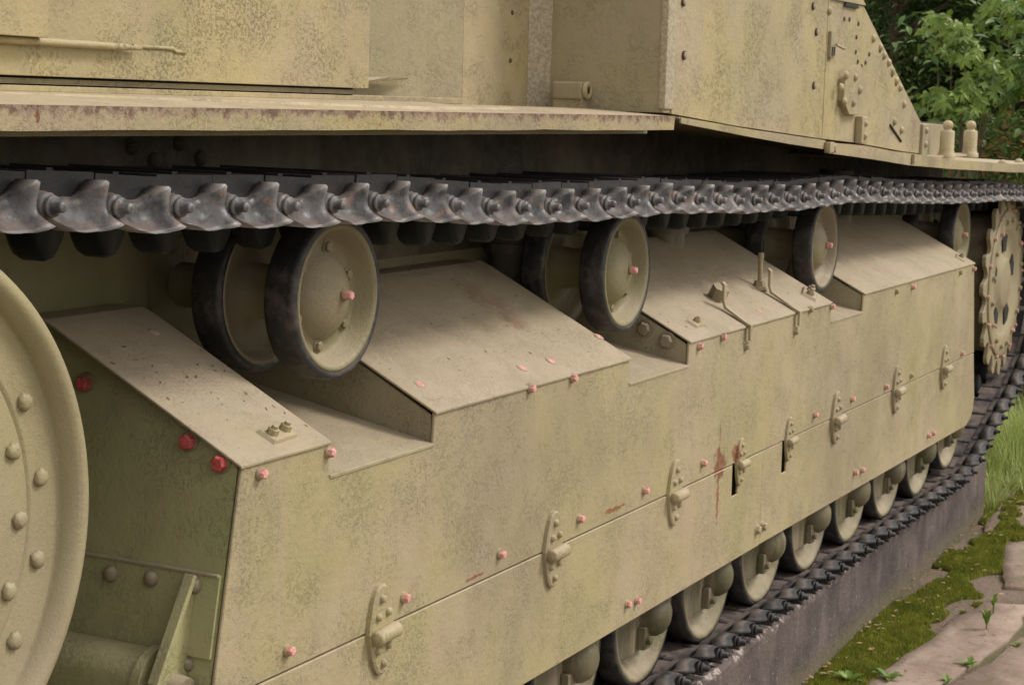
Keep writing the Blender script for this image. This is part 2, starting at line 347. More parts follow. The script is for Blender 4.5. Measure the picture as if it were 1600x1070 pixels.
# grass
def blade(m, x, y, z, h, w, lean, a, mi=0):
    dx, dy = math.cos(a), math.sin(a); lx, ly = math.cos(a+1.3)*lean, math.sin(a+1.3)*lean
    m.add([(x-dx*w, y-dy*w, z), (x+dx*w, y+dy*w, z), (x+lx*.45+dx*w*.7, y+ly*.45+dy*w*.7, z+h*.6), (x+lx*.45-dx*w*.7, y+ly*.45-dy*w*.7, z+h*.6), (x+lx, y+ly, z+h*.92)],
          [(0, 1, 2, 3), (3, 2, 4)], mi)
m = MB()
for i in range(52000):
    x = 7.85 + 8*random.random()**1.35; y = 1.0 + 3.6*random.random()
    if y < 1.62 and x < 8.25 and noise2(x*4, y*4) < .15: continue
    if x > 13 and y > 4.2: continue
    nn = noise2(x*1.5, y*1.5, 3); h = (.10 + .14*random.random())*(1 + .7*nn)
    if x < 8.5: h *= .6
    blade(m, x, y, -H-.01, h, .0018+.0012*random.random(), h*random.uniform(.2, .9), random.random()*6.28, 1 if random.random() < .06 else 0)
tag(m.build('grass', [M_grass, M_straw], recalc=False), 'long green grass growing behind the pedestal and rear track', kind='stuff')
# weeds in the joints
M_weed = leafmat('weed leaf', (.10, .19, .03), (.20, .30, .06), .5, 14, .25)
def weed(x, y, s, n, label, tall=False):
    e = empty('weed', (x, y, 0)); tag(e, label, 'weed')
    for k in range(n):
        a = 2.4*k + random.random(); L = s*random.uniform(.7, 1.1); mm = MB(); seg = 6; v = []
        el = 1.2 if tall else random.uniform(.5, 1.0); base = Vector((0, 0, (.0 if not tall else .02 + s*.5*k/n)))
        px = base.copy(); d = Vector((math.cos(a)*math.cos(el), math.sin(a)*math.cos(el), math.sin(el))); sd_ = Vector((-math.sin(a), math.cos(a), 0))
        for i in range(seg+1):
            t = i/seg; w = .17*L*math.sin(PI*min(1, .08+t*.92))**.8*(1 + .25*math.sin(t*19+k)); q = px - Vector((0, 0, L*.35*t*t)) 
            v += [q - sd_*w + Vector((0, 0, w*.35)), q, q + sd_*w + Vector((0, 0, w*.35))]; px = px + d*L/seg
        mm.add(v, [(3*i, 3*i+1, 3*i+4, 3*i+3) for i in range(seg)] + [(3*i+1, 3*i+2, 3*i+5, 3*i+4) for i in range(seg)], 0, True)
        o = mm.build('leaf', M_weed, e, dz=0)
    if tall:
        mm = MB(); mm.cyl((0, 0, -.01), (0, 0, .02+s*.5), .003, .002, 8); mm.build('stem', M_weed, e, dz=0)
weed(*(5.261, 1.366), .065, 8, 'upright light green weed at the bottom edge of the pavement')
weed(*(5.172, 1.462), .07, 9, 'broad leafed weed rosette close to the pedestal foot at the bottom edge')
weed(*(5.955, 1.232), .06, 8, 'thin tall weed in the crack between two slabs at right', True)
weed(*(6.190, 1.261), .05, 6, 'small weed at the top of the slab crack at right', True)
weed(*(5.535, 1.189), .055, 7, 'low weed halfway down the slab crack near the right edge')
weed(*(5.331, 1.208), .04, 6, 'tiny weed sprig in the slab crack at the bottom edge')
weed(*(5.825, 1.104), .04, 5, 'tiny weed on the pavement at the right edge')

# ================================================================== PEDESTAL
def conc():
    s = NT('purple grey stained concrete')
    c = s.mix(s.ramp(s.noise(3, 5, .65), .35, .65), (.060, .044, .042), (.125, .096, .090))
    c = s.mix(s.math('MULTIPLY', s.ramp(s.noise(1.0, 4, .65, stretch=(11, 11, 2.6)), .52, .75), .45), c, (.24, .195, .185))
    c = s.mix(s.math('MULTIPLY', s.ramp(s.noise(1.0, 3, .65, stretch=(6, 6, 2.5)), .48, .7), .6), c, (.045, .028, .030))
    sx = s.n('ShaderNodeSeparateXYZ'); s.l(s.pos, sx.inputs[0]); z = sx.outputs['Z']
    foot = s.ramp(s.math('ADD', z, s.math('MULTIPLY', s.noise(6, 4), .05)), .03, .13, 1, 0)
    c = s.mix(s.math('MULTIPLY', foot, .65), c, (.15, .13, .06))
    head = s.ramp(s.math('ADD', z, s.math('MULTIPLY', s.noise(30, 4), .05)), .262, .285)
    c = s.mix(s.math('MULTIPLY', s.math('MULTIPLY', head, s.ramp(s.noise(32, 5, .75), .52, .60)), .9), c, (.46, .39, .35))
    c = s.mix(s.math('MULTIPLY', s.ramp(s.noise(75, 3, .6), .66, .72), .6), c, (.5, .42, .4))
    b = s.bump(s.noise(9, 6, .7), .8, .02); b = s.bump(s.noise(85, 5, .75), .8, .006, b)
    return s.done(c, .82, b)
Mconc = conc()
ZT = -1.402
m = MB(); y0a, y0b = pedy(-1.5), pedy(7.69); nx = 180; v = []
prof = [(0, -H-.2), (0, -H+.0), (0, -1.55), (0, ZT-.03), (.0, ZT-.012), (.012, ZT), (.1, ZT), (.5, ZT), (1.6, ZT), (3.0, ZT), (3.0, -H-.2)]
for i in range(nx+1):
    x = -1.5 + 9.19*i/nx
    for j, (dy, z) in enumerate(prof):
        chip = 0.0; 
        if 3 <= j <= 5:
            cN = noise2(x*9, 3.3, 1.)*.6 + noise2(x*31, 1.3, 1.)*.6; chip = max(0, cN-.1)*(.03 if j == 5 else .025 if j == 4 else .006)
        wob = .003*noise2(x*3, z*6) if 1 <= j <= 4 else 0
        v.append((x, pedy(x) + dy + wob + chip, z - (chip*.6 if j == 5 else 0)))
n = len(prof)
m.add(v, [(i*n+j, (i+1)*n+j, (i+1)*n+j+1, i*n+j+1) for i in range(nx) for j in range(n-1)], 0, False)
m.add([v[j] for j in range(n)], [tuple(range(n))]); m.add([v[nx*n+j] for j in range(n)], [tuple(range(n-1, -1, -1))])
ped = m.build('concrete_pedestal', Mconc); tag(ped, 'low purplish grey concrete plinth stained with moss under the tank', 'pedestal')

# ================================================================== TANK
tank = empty('armoured_tank', (0, 0, 0))
tag(tank, 'olive green museum tank with side skirts and black tracks standing on a concrete plinth', 'tank')
YS = 1.55
# fastener masters (local frame: head points to -Y, base at origin)
def bolt_mb(r=.0105, h=.012, tip=0, collar=True, n=6, mi=(0, 1)):
    m = MB()
    if collar: m.cyl((0, .001, 0), (0, -.004, 0), r*1.35, r*1.28, 14, mi[0])
    m.lathe([(r, .003), (r, h*.85), (r*.82, h)], (0, 0, 0), (0, -1, 0), n, mi[1], False)
    m.lathe([(r*.82, h), (.0003, h+.0006)], (0, 0, 0), (0, -1, 0), n, mi[1], False)
    return m
def rivet_mb(r=.011, h=.008):
    m = MB(); m.lathe([(r, -.001)] + [(r*math.cos(t), h*math.sin(t)) for t in (0, .3, .6, .9, 1.2, 1.45, 1.56)], (0, 0, 0), (0, -1, 0), 14); return m
store = {}
def master(key, mbf, mats):
    if key not in store:
        store[key] = mbf().build('bolt', mats, dz=0); C.objects.unlink(store[key])
    return store[key]
ALIGN = {'y': Matrix(), '-x': Matrix.Rotation(-PI/2, 4, 'Z'), 'z': Matrix.Rotation(-PI/2, 4, 'X')}
SLOPE = Matrix.Rotation(-(PI/2 - math.atan(.515)), 4, 'X')
def fasten(src, parent, p, rot=None, name='bolt', s=1.0, spin=True):
    M = Matrix.Translation((p[0], p[1], p[2]+H)) @ (rot if rot is not None else Matrix())
    if spin: M = M @ Matrix.Rotation(random.random()*6, 4, 'Y')
    return inst(src, name, parent, M @ Matrix.Scale(s, 4))
B_pink = master('pink', lambda: bolt_mb(.0080, .013), [P_skirt, M_pink])
B_pinkflat = master('pinkflat', lambda: bolt_mb(.0095, .005), [P_top, M_pink])
B_paint = master('plain', lambda: bolt_mb(.011, .013), [P_skirt, P_skirt])
B_big = master('big', lambda: bolt_mb(.016, .016, n=6), [P_wheel, P_wheel])
B_red = master('red', lambda: bolt_mb(.0125, .016, n=6), [P_green, M_red])
B_hullbolt = master('dark', lambda: bolt_mb(.007, .006), [M_hole, P_hullshade])
V_hull = master('riv', lambda: rivet_mb(.0125, .010), P_hull)
V_dark = master('rivd', lambda: rivet_mb(.0068, .003), M_hole)
V_flat = master('rivf', lambda: rivet_mb(.011, .004), P_top)
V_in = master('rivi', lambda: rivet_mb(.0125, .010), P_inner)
V_green = master('rivg', lambda: rivet_mb(.0125, .012), P_wheel)

# --- side skirt: upper panel with notches, front and rear edges slanting outwards
ZB, ZN, ZH, ZL = -.541, -.597, -.886, -1.150
up_poly = [(2.137, ZH+.0018), (2.207, ZB), (2.443, ZB), (2.446, ZN), (2.782, ZN), (2.786, ZB), (3.645, ZB), (3.648, ZN), (3.994, ZN), (3.998, ZB),
           (5.100, ZB), (5.106, ZN), (5.424, ZN), (5.428, ZB), (6.868, ZB), (6.955, ZH+.0018)]
skirt = MB(); skirt.prism(up_poly, YS, YS+.006); skirt = skirt.build('side_skirt', P_skirt, tank, bevel=.0015, seg=1)
fl1 = [(2.078, -1.136), (2.135, ZH-.001), (4.328, ZH-.001), (4.330, -.968), (4.372, -.968), (4.374, ZH-.001), (4.560, ZH-.001), (4.560, -1.139)]
fl2 = [(4.5645, -1.139), (4.5645, ZH-.001), (4.722, ZH-.001), (4.724, -.975), (4.762, -.975), (4.764, ZH-.001), (6.956, ZH-.001), (7.01, -1.06), (7.0, -1.105), (6.97, -1.135), (6.90, -1.156)]
flap1 = MB(); flap1.prism(fl1, YS-.001, YS+.005); flap1 = flap1.build('skirt_flap', P_skirt, tank, bevel=.0015, seg=1)
flap2 = MB(); flap2.prism(fl2, YS+.001, YS+.007); flap2 = flap2.build('skirt_flap', P_skirt, tank, bevel=.0015, seg=1)
m = MB(); m.box((2.17, YS+.0075, -.893), (6.93, YS+.010, -.865)); m.build('skirt_backing', P_skirt, tank)
for p in [(2.251, -0.559), (2.440, -0.556), (2.331, -0.852), (2.689, -0.850), (3.157, -0.544), (3.349, -0.547), (3.049, -0.848), (3.407, -0.848), (3.753, -0.849),
          (4.055, -0.557), (4.212, -0.550), (5.095, -0.550), (5.988, -0.562), (6.850, -0.560), (4.113, -0.846), (4.989, -0.850), (5.351, -0.852), (5.725, -0.861), (6.747, -0.865)]:
    fasten(B_pink, skirt, (p[0], YS, p[1]))
for p in [(4.899, -0.542), (5.792, -0.561), (6.650, -0.559), (6.036, -0.861)]: fasten(B_paint, skirt, (p[0], YS, p[1]), s=.8)
for p in [(3.675, -1.092), (3.729, -1.096)]: fasten(B_pink, flap1, (p[0], YS-.001, p[1]), s=.95)
for p in [(5.428, -1.089), (5.504, -1.094), (6.319, -1.107), (6.381, -1.107)]: fasten(B_pink, flap2, (p[0], YS+.001, p[1]))
for dx in (-.028, .02): fasten(B_paint, flap1 if dx < 0 else flap2, (4.562+dx, YS, -1.092))
# hinges: long oval strap over the seam, knuckle barrel, six rivets
def hinge_mesh():
    m = MB(); P = []
    for k in range(28):
        t = 2*PI*k/28; z = .079*math.sin(t); x = .040*math.copysign(abs(math.cos(t))**.75, math.cos(t)) * (1 - .25*abs(math.sin(t))) ; P.append((x, z))
    P = P[::-1]
    n = len(P)
    m.add([(x, .001, z) for x, z in P] + [(x, -.008, z) for x, z in P] + [(x*.86, -.0105, z*.95) for x, z in P],
          [(i, (i+1) % n, n+(i+1) % n, n+i) for i in range(n)] + [(n+i, n+(i+1) % n, 2*n+(i+1) % n, 2*n+i) for i in range(n)] + [tuple(range(2*n, 3*n))], 0, False)
    m.lathe([(.0003, -.037), (.011, -.036), (.0135, -.032), (.0135, .030), (.011, .034), (.0003, .035)], (.0, -.018, -.006), (1, 0, .03), 18)
    m.add([(-.034, -.008, -.012), (.034, -.008, -.012), (.034, -.026, -.012), (-.034, -.026, -.012), (-.034, -.008, .0), (.034, -.008, .0), (.034, -.02, .004), (-.034, -.02, .004)],
          [(0,3,2,1),(4,5,6,7),(0,1,5,4),(1,2,6,5),(2,3,7,6),(3,0,4,7)])
    for x, z in ((-.004, .055), (-.016, .026), (.016, .028), (.0, -.058), (-.018, -.032), (.017, -.030)):
        m.lathe([(.0075, -.001), (.0075, .003), (.006, .006), (.003, .0078), (.0003, .008)], (x, -.0098, z), (0, -1, 0), 10)
    return m
hg = hinge_mesh().build('hinge', P_skirt, dz=0, bevel=0); C.objects.unlink(hg)
for i, X in enumerate([2.606, 3.277, 3.930, 4.378, 4.765, 5.190, 5.848, 6.480]):
    M = Matrix.Translation((X, YS, ZH+H+.001)) @ Matrix.Rotation(random.uniform(-.03, .03), 4, 'Y')
    if i in (3, 4): M = M @ Matrix.Scale(.78, 4)
    inst(hg, 'hinge', skirt, M)

# --- suspension covers: sloping plate, flat back, end plates
def cover(x0, x1, front_vis=True):
    m = MB(); t = .005; k = .515
    prof = [(YS-.004, ZB+.0015), (1.895, ZB+k*.345+.001), (1.918, -.3525), (1.94, -.3515), (1.975, -.3515)]
    lo = [(y, z-t) for y, z in prof][::-1]
    m.prismx(prof+lo, x0, x1)
    o = m.build('suspension_cover', P_top, tank, bevel=.001, seg=1)
    if x0 > 2.5:
        m = MB(); m.prismx([(YS+.008, ZB-.006)] + [(y, z-t-.001) for y, z in prof[1:]] + [(1.975, -.62), (YS+.008, -.62)], x0+.003, x0+.009)
        m.build('end_plate', P_hullshade, o)
    m = MB(); m.prismx([(YS+.008, ZB-.006)] + [(y, z-t-.001) for y, z in prof[1:]] + [(1.975, -.62), (YS+.008, -.62)], x1-.009, x1-.003)
    m.build('end_plate', P_green, o)
    return o
cv = [cover(2.200, 2.445), cover(2.784, 3.649), cover(3.996, 5.104), cover(5.426, 6.872)]
for a, b in ((2.446, 2.786), (3.648, 3.998), (5.105, 5.428)):
    m = MB(); m.prismx([(YS-.002, ZN+.002), (1.975, ZN+.082), (1.975, ZN+.076), (YS-.002, ZN-.004)], a+.001, b-.001)
    m.build('notch_floor', P_top, tank, bevel=.0008, seg=1)
# flat headed bolts on the covers
for p in [(2.846, 1.617, -0.507), (3.212, 1.595, -0.518), (3.340, 1.594, -0.518), (3.645, 1.626, -0.502)]: fasten(B_pinkflat, cv[1], p, SLOPE)
for p in [(4.468, 1.668, -0.480), (4.401, 1.610, -0.510), (4.573, 1.585, -0.523), (4.775, 1.555, -0.538)]: fasten(B_pinkflat if p[1] < 1.6 else V_dark, cv[2], p, SLOPE, s=.8)
for p in [(5.519, 1.619, -0.506), (5.831, 1.616, -0.507)]: fasten(B_pinkflat, cv[3], p, SLOPE, s=.8)
for p in [(2.388, 1.853, -0.385)]: fasten(V_flat, cv[0], p, SLOPE, s=1.0)
for p in [(4.0, 1.663, -.518), (4.0, 1.606, -.542)]: fasten(B_big, cv[2], (p[0]-.002, p[1], p[2]), ALIGN['-x'])
# clamps with two nuts
def clamp(parent, p, dx, sc_=1.0, nuts=2):
    m = MB(); L, W, Hh = .05*sc_, .026*sc_, .012*sc_
    m.hexa([(-L, -W, 0), (L, -W, 0), (L, W, 0), (-L, W, 0), (-L*.8, -W*.8, Hh), (L*.8, -W*.8, Hh), (L*.8, W*.8, Hh), (-L*.8, W*.8, Hh)])
    o = m.build('clamp_plate', P_skirt, parent, bevel=.001, dz=0)
    MM = Matrix.Translation((p[0], p[1], p[2]+H)) @ Matrix.Rotation(math.atan(.515), 4, 'X') @ Matrix.Rotation(dx, 4, 'Z'); o.matrix_local = MM
    for k in range(nuts):
        m = MB(); xx = (-.024 + .048*k)*sc_ if nuts == 2 else 0
        m.cyl((xx, 0, Hh), (xx, 0, Hh+.012*sc_), .013*sc_, .012*sc_, 6, 0, False); m.cyl((xx, 0, Hh), (xx, 0, Hh+.019*sc_), .0075*sc_, .0065*sc_, 12)
        q = m.build('nut', P_skirt, parent, bevel=.0008, dz=0); q.matrix_local = MM
clamp(cv[0], (2.351, 1.588, -0.522), .05, .78)
clamp(cv[2], (4.147, 1.596, -0.517), .03, .72, 1); clamp(cv[2], (5.024, 1.595, -0.518), .3, .95)
clamp(cv[3], (6.787, 1.585, -0.523), .2, .8, 1)
# two bent hooks laid over the edge of the third cover, with stud, rod and hex nuts
def hook(X, yy):
    m = MB(); pts = [(YS-.012, -.573), (YS-.012, -.538), (YS+.004, -.530), (yy, -.526 + .515*(yy-YS)), (yy+.006, -.52+.515*(yy-YS)+.012), (yy+.006, -.52+.515*(yy-YS)+.05), (yy+.012, -.52+.515*(yy-YS)+.056)]
    w = .009; t = .007
    for (a, b) in zip(pts[:-1], pts[1:]):
        a = Vector((0, *a)); b = Vector((0, *b)); d = (b-a).normalized(); n = Vector((0, -d.z, d.y))*t/2; a -= d*.002; b += d*.002
        m.hexa([(X-w, *(a-n).yz), (X+w, *(a-n).yz), (X+w, *(b-n).yz), (X-w, *(b-n).yz), (X-w, *(a+n).yz), (X+w, *(a+n).yz), (X+w, *(b+n).yz), (X-w, *(b+n).yz)])
    m.build('hook', P_skirt, cv[2], bevel=.0015)
    for z in (-.590,):
        fasten(B_paint, cv[2], (X, YS, z), s=.9)
hook(4.386, 1.606); hook(4.778, 1.620)
p = (4.445, 1.657, -0.486); m = MB(); m.cyl((p[0], p[1], p[2]), (p[0]-.008, p[1]-.018, p[2]+.034), .025, .023, 6, 0, False); m.build('hex_nut', P_skirt, cv[2], bevel=.001)
p = (4.791, 1.660, -0.484); m = MB(); m.cyl((p[0], p[1], p[2]-.002), (p[0], p[1], p[2]+.008), .026, .022, 14); m.cyl((p[0], p[1], p[2]+.005), (p[0], p[1], p[2]+.022), .017, .015, 6, 0, False)
m.cyl((p[0], p[1], p[2]+.02), (p[0], p[1], p[2]+.085), .0065, .0065, 12); m.cyl((p[0], p[1], p[2]+.082), (p[0], p[1], p[2]+.098), .0085, .0085, 8); m.build('stud_rod', P_skirt, cv[2])

# --- front of the suspension: end plate, cross tube, gusset
XF = 2.15
m = MB(); m.hexa([(2.096, YS+.007, -1.10), (2.096, 1.99, -1.10), (2.104, 1.99, -1.10), (2.104, YS+.007, -1.10), (2.210, YS+.007, -.552), (2.210, 1.99, -.37), (2.218, 1.99, -.37), (2.218, YS+.007, -.552)])
m2 = MB(); m2.prism([(2.160, -.70), (2.206, -.545), (2.214, -.545), (2.168, -.70)], YS+.008, 1.99)
# one plate following the leading edge of the skirt, cut along the slope of the cover above
def front_pt(y, z): return (2.139 + (z+.883)*(.070/.345), y, z)
fp = MB(); ysn = [YS+.008 + (1.99-YS-.008)*i/12 for i in range(13)]; v = []
for y in ysn:
    zt = min(ZB-.007+.515*(y-YS), -.360)
    for z in (-1.08, -.9, -.702, -.60, zt): v.append(front_pt(y, z))
fp.add(v, [(i*5+j, (i+1)*5+j, (i+1)*5+j+1, i*5+j+1) for i in range(12) for j in range(4)])
fp.add([(x+.006, y, z) for x, y, z in v], [(i*5+j, i*5+j+1, (i+1)*5+j+1, (i+1)*5+j) for i in range(12) for j in range(4)])
front = fp.build('front_plate', P_front, tank, recalc=False)
for p, s_ in (((1.856, -0.448), 1.0), ((1.648, -0.515), 1.0), ((1.586, -0.540), 1.0)):
    x = front_pt(0, p[1])[0]; fasten(B_red, front, (x-.001, p[0], p[1]), ALIGN['-x'], s=s_)
m = MB(); x1 = front_pt(0, -.70)[0]; x2 = front_pt(0, -.82)[0]
m.hexa([(x2-.008, YS+.01, -.82), (x2-.001, YS+.01, -.82), (x2-.001, 1.99, -.82), (x2-.008, 1.99, -.82), (x1-.008, YS+.01, -.70), (x1-.001, YS+.01, -.70), (x1-.001, 1.99, -.70), (x1-.008, 1.99, -.70)])
brk = m.build('front_bracket', P_front, tank, bevel=.001)
m = MB(); m.box((x1-.011, YS+.012, -.7025), (x1+.0, 1.99, -.6985)); m.build('weld_bead', P_hullshade, brk, bevel=.001)
for p in ((1.756, -0.723), (1.681, -0.720), (1.602, -0.719)):
    fasten(V_green, brk, (front_pt(0, p[1])[0]-.009, p[0], p[1]), ALIGN['-x'], 'rivet')
m = MB(); m.cyl((2.118, 1.64, -.862), (2.118, 1.99, -.862), .051, .051, 32); m.build('cross_tube', P_front, tank)
m = MB(); m.cyl((2.118, 1.627, -.862), (2.118, 1.643, -.862), .057, .057, 32); m.build('tube_flange', P_front, tank, bevel=.001)
m = MB()    # gusset: triangular web at the tube end with rounded eye
pl = [(2.170, -.702), (2.158, -.705), (2.073, -.846)] + [(2.118+.052*math.cos(t), -.866+.052*math.sin(t)) for t in [PI*.9+.22*k for k in range(12)]] + [(2.165, -.86)]
m.prism(pl[::-1], 1.602, 1.612); gus = m.build('gusset', P_front, tank, bevel=.002)
m = MB(); a = Vector((2.160, 0, -.703)); b = Vector((2.072, 0, -.848)); d = (b-a).normalized(); nn = Vector((d.z, 0, -d.x))*.009
m.hexa([(a.x, 1.594, a.z), (a.x, 1.612, a.z), (b.x, 1.612, b.z), (b.x, 1.594, b.z), (a.x+nn.x, 1.594, a.z+nn.z), (a.x+nn.x, 1.612, a.z+nn.z), (b.x+nn.x, 1.612, b.z+nn.z), (b.x+nn.x, 1.594, b.z+nn.z)])
m.build('gusset_flange', P_front, gus, bevel=.0015)
m = MB(); m.cyl((2.118, 1.604, -.866), (2.118, 1.580, -.866), .026, .022, 20); m.build('eye_boss', P_wheel, gus, bevel=.002)
fasten(V_green, gus, (2.150, 1.602, -.835), None, 'rivet', .9)

# --- idler wheel
IC = (1.484, 1.553, -.519)
m = MB(); Y0 = 0.0
prof = [(.350, -.07), (.366, -.05), (.3705, -.02), (.3705, .006), (.366, .014), (.358, .0175), (.351, .0165), (.346, .012), (.340, .003), (.3375, -.005), (.3365, -.0092), (.335, -.0105), (.286, -.0105), (.281, -.0102),
        (.2790, -.0128), (.2755, -.0128), (.2735, -.008), (.270, -.0065), (.20, -.006), (.16, -.004), (.13, .004), (.11, .022), (.09, .034), (.0005, .036)]
m.lathe(prof, IC, (0, -1, 0), 128)
idl = m.build('idler_wheel', P_idler, tank)
m = MB(); m.lathe([(.35, -.06), (.373, -.075), (.3745, -.01), (.373, .0), (.366, -.001)], IC, (0, -1, 0), 128); m.build('tyre', M_rub, idl)
m = MB(); m.lathe([(.05, -.30), (.34, -.28), (.376, -.26), (.376, -.16), (.35, -.15), (.1, -.17), (.05, -.07)], IC, (0, -1, 0), 96); m.build('inner_disc', P_idler, idl)
def lump():
    m = MB(); n = 14; pr = [(0, .0125), (.25, .0135), (.55, .013), (.8, .0115), (1.05, .009), (1.3, .0055), (1.5, .002)]
    v = []
    for i, (t, r) in enumerate(pr):
        for k in range(n):
            a = 2*PI*k/n; q = r*(1 + .13*math.sin(k*2.9+i*1.7) + .06*math.cos(k*5.1)); v.append((q*math.cos(a), -.0115*math.sin(t)+.001, q*math.sin(a)))
    m.add(v, [(i*n+k, i*n+(k+1) % n, (i+1)*n+(k+1) % n, (i+1)*n+k) for i in range(len(pr)-1) for k in range(n)] + [tuple(range((len(pr)-1)*n, len(pr)*n))], 0, True); return m
V_lump = master('lump', lump, P_idler)
for k in range(18):
    a = R(6 + 20*k); fasten(V_lump, idl, (IC[0]+.302*math.cos(a), IC[1]+.0105, IC[2]+.302*math.sin(a)), None, 'rivet', .84)
    a = R(-3.2 + 20*k); fasten(V_lump, idl, (IC[0]+.257*math.cos(a), IC[1]+.0065, IC[2]+.257*math.sin(a)), None, 'rivet', .84)

# --- return rollers
def roller(X, Z, yo=1.64, r=.138):
    c = (X, yo, Z); k = r/.138
    m = MB(); m.lathe([(.1245*k, -.055), (.1245*k, .001), (.119*k, .002), (.114*k, -.003), (.107*k, -.016), (.099*k, -.028), (.094*k, -.033), (.076*k, -.034), (.073*k, -.030),
                       (.068*k, -.022), (.055*k, -.011), (.038*k, -.003), (.018*k, .001), (.0004, .002)], c, (0, -1, 0), 72)
    m.lathe([(.115*k, -.055), (.03, -.055)], c, (0, -1, 0), 48)
    ro = m.build('return_roller', P_wheel, tank)
    m = MB(); m.lathe([(.1246*k, .0005), (.130*k, .003), (.1365*k, -.001), (.1385*k, -.007), (.1385*k, -.050), (.1355*k, -.056), (.1246*k, -.057)], c, (0, -1, 0), 80); m.build('tyre', M_rub, ro)
    for j in range(6):
        a = R(22 + 60*j); fasten(B_dome, ro, (X+.084*k*math.cos(a), yo+.034, Z+.084*k*math.sin(a)), None, 'bolt', .8)
    fasten(B_hub, ro, (X+.014, yo-.001, Z+.004), None, 'hub_bolt')
    c2 = (X, yo+.145, Z)
    m = MB(); m.lathe([(.1245*k, -.055), (.1245*k, .001), (.118*k, .001), (.110*k, -.012), (.10*k, -.028), (.05, -.030), (.045, .02), (.05, .09), (.05, .098)], c2, (0, -1, 0), 64); m.build('inner_roller', P_wheel, ro)
    m = MB(); m.lathe([(.1246*k, .0005), (.130*k, .003), (.1365*k, -.001), (.1385*k, -.007), (.1385*k, -.050), (.1355*k, -.056), (.1246*k, -.057)], c2, (0, -1, 0), 72); m.build('inner_tyre', M_rub, ro)
    m = MB(); m.cyl((X, yo+.17, Z), (X, 1.96, Z), .032, .04, 20); m.build('axle', P_green, ro)
B_dome = master('dome', lambda: bolt_mb(.0115, .012), [P_wheel, P_wheel])
B_hub = master('hubb', lambda: bolt_mb(.0085, .018, n=6), [P_wheel, M_pink])
for X, Z in ((2.607, -.331), (3.822, -.371), (5.300, -.397), (7.03, -.452)): roller(X, Z)

# --- hull side behind the running gear, suspension springs
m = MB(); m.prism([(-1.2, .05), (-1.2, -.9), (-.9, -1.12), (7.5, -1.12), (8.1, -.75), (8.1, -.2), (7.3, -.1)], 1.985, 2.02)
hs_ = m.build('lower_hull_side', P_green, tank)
m = MB(); m.box((1.2, 1.965, -.17), (3.2, 1.983, -.03)); m.box((3.2, 1.965, -.33), (8.0, 1.983, -.03)); m.build('hull_shade_strip', P_inner, tank)  # dark strip carrying the shade under the fender in its colour
HX = (2.546, -0.323)[0]
m = MB(); m.box((HX-.004, 1.976, -.9), (HX+.004, 1.984, -.18)); m.build('hull_seam', P_wheel, hs_)
for X in (3.80, 4.72, 5.75, 6.3):
    m = MB(); m.cyl((X, 1.915, -.9), (X, 1.915, -.20), .055, .055, 24); m.cyl((X, 1.915, -.34), (X, 1.915, -.32), .066, .066, 24)
    m.build('spring_housing', P_spring, tank)
for X, z in ((2.47, -.09), (2.53, -.115), (2.60, -.085), (2.66, -.112)):
    fasten(V_in, hs_, (X, 1.964, z), None, 'rivet', 1.2)
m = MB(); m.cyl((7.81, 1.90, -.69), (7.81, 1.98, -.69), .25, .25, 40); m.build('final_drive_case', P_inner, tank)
# --- road wheels
def wheel_mb(c, inner=False):
    m = MB(); m.lathe([(.166, -.05), (.166, .0), (.161, .003), (.153, .0), (.146, -.012), (.12, -.038), (.085, -.050), (.064, -.052), (.03, -.052), (.0004, -.052)], c, (0, -1, 0), 56)
    return m
def tyre_mb(c):
    m = MB(); m.lathe([(.1655, .001), (.171, .002), (.1755, -.004), (.1755, -.052), (.166, -.055), (.05, -.055)], c, (0, -1, 0), 56); return m
W0 = (0, 0, 0); wa = wheel_mb(W0).build('road_wheel', P_road, dz=0); wt = tyre_mb(W0).build('tyre', M_rub, dz=0)
for o in (wa, wt): C.objects.unlink(o)
def arm_mb():
    m = MB(); m.box((-.145, .0, -.082), (.07, .03, .12)); m.box((-.02, -.020, -.075), (.02, .0, -.02))
    m.lathe([(.055, -.02), (.055, .012), (.052, .026), (.043, .040), (.028, .050), (.012, .054), (.0004, .055)], (.045, .0, .0), (0, -1, 0), 28)
    m.lathe([(.012, 0), (.012, .014), (.0004, .015)], (-.004, -.018, -.052), (0, -1, 0), 6, 0, False); return m
am = arm_mb().build('axle_arm', P_arm, dz=0, bevel=.004); C.objects.unlink(am)
for k in range(12):
    X = 2.245 + .4215*k; Z = -1.183 + (.0 if k < 11 else .03)
    w = inst(wa, 'road_wheel', tank, Matrix.Translation((X, 1.612, Z+H)))
    t = bpy.data.objects.new('tyre', wt.data); C.objects.link(t); t.parent = w
    a_ = bpy.data.objects.new('axle_arm', am.data); C.objects.link(a_); a_.parent = w; a_.location = (0, .006, -.01)
    w2 = bpy.data.objects.new('inner_wheel', wa.data); C.objects.link(w2); w2.parent = w; w2.location = (0, .2, 0)
    w3 = bpy.data.objects.new('inner_tyre', wt.data); C.objects.link(w3); w3.parent = w; w3.location = (0, .2, 0)

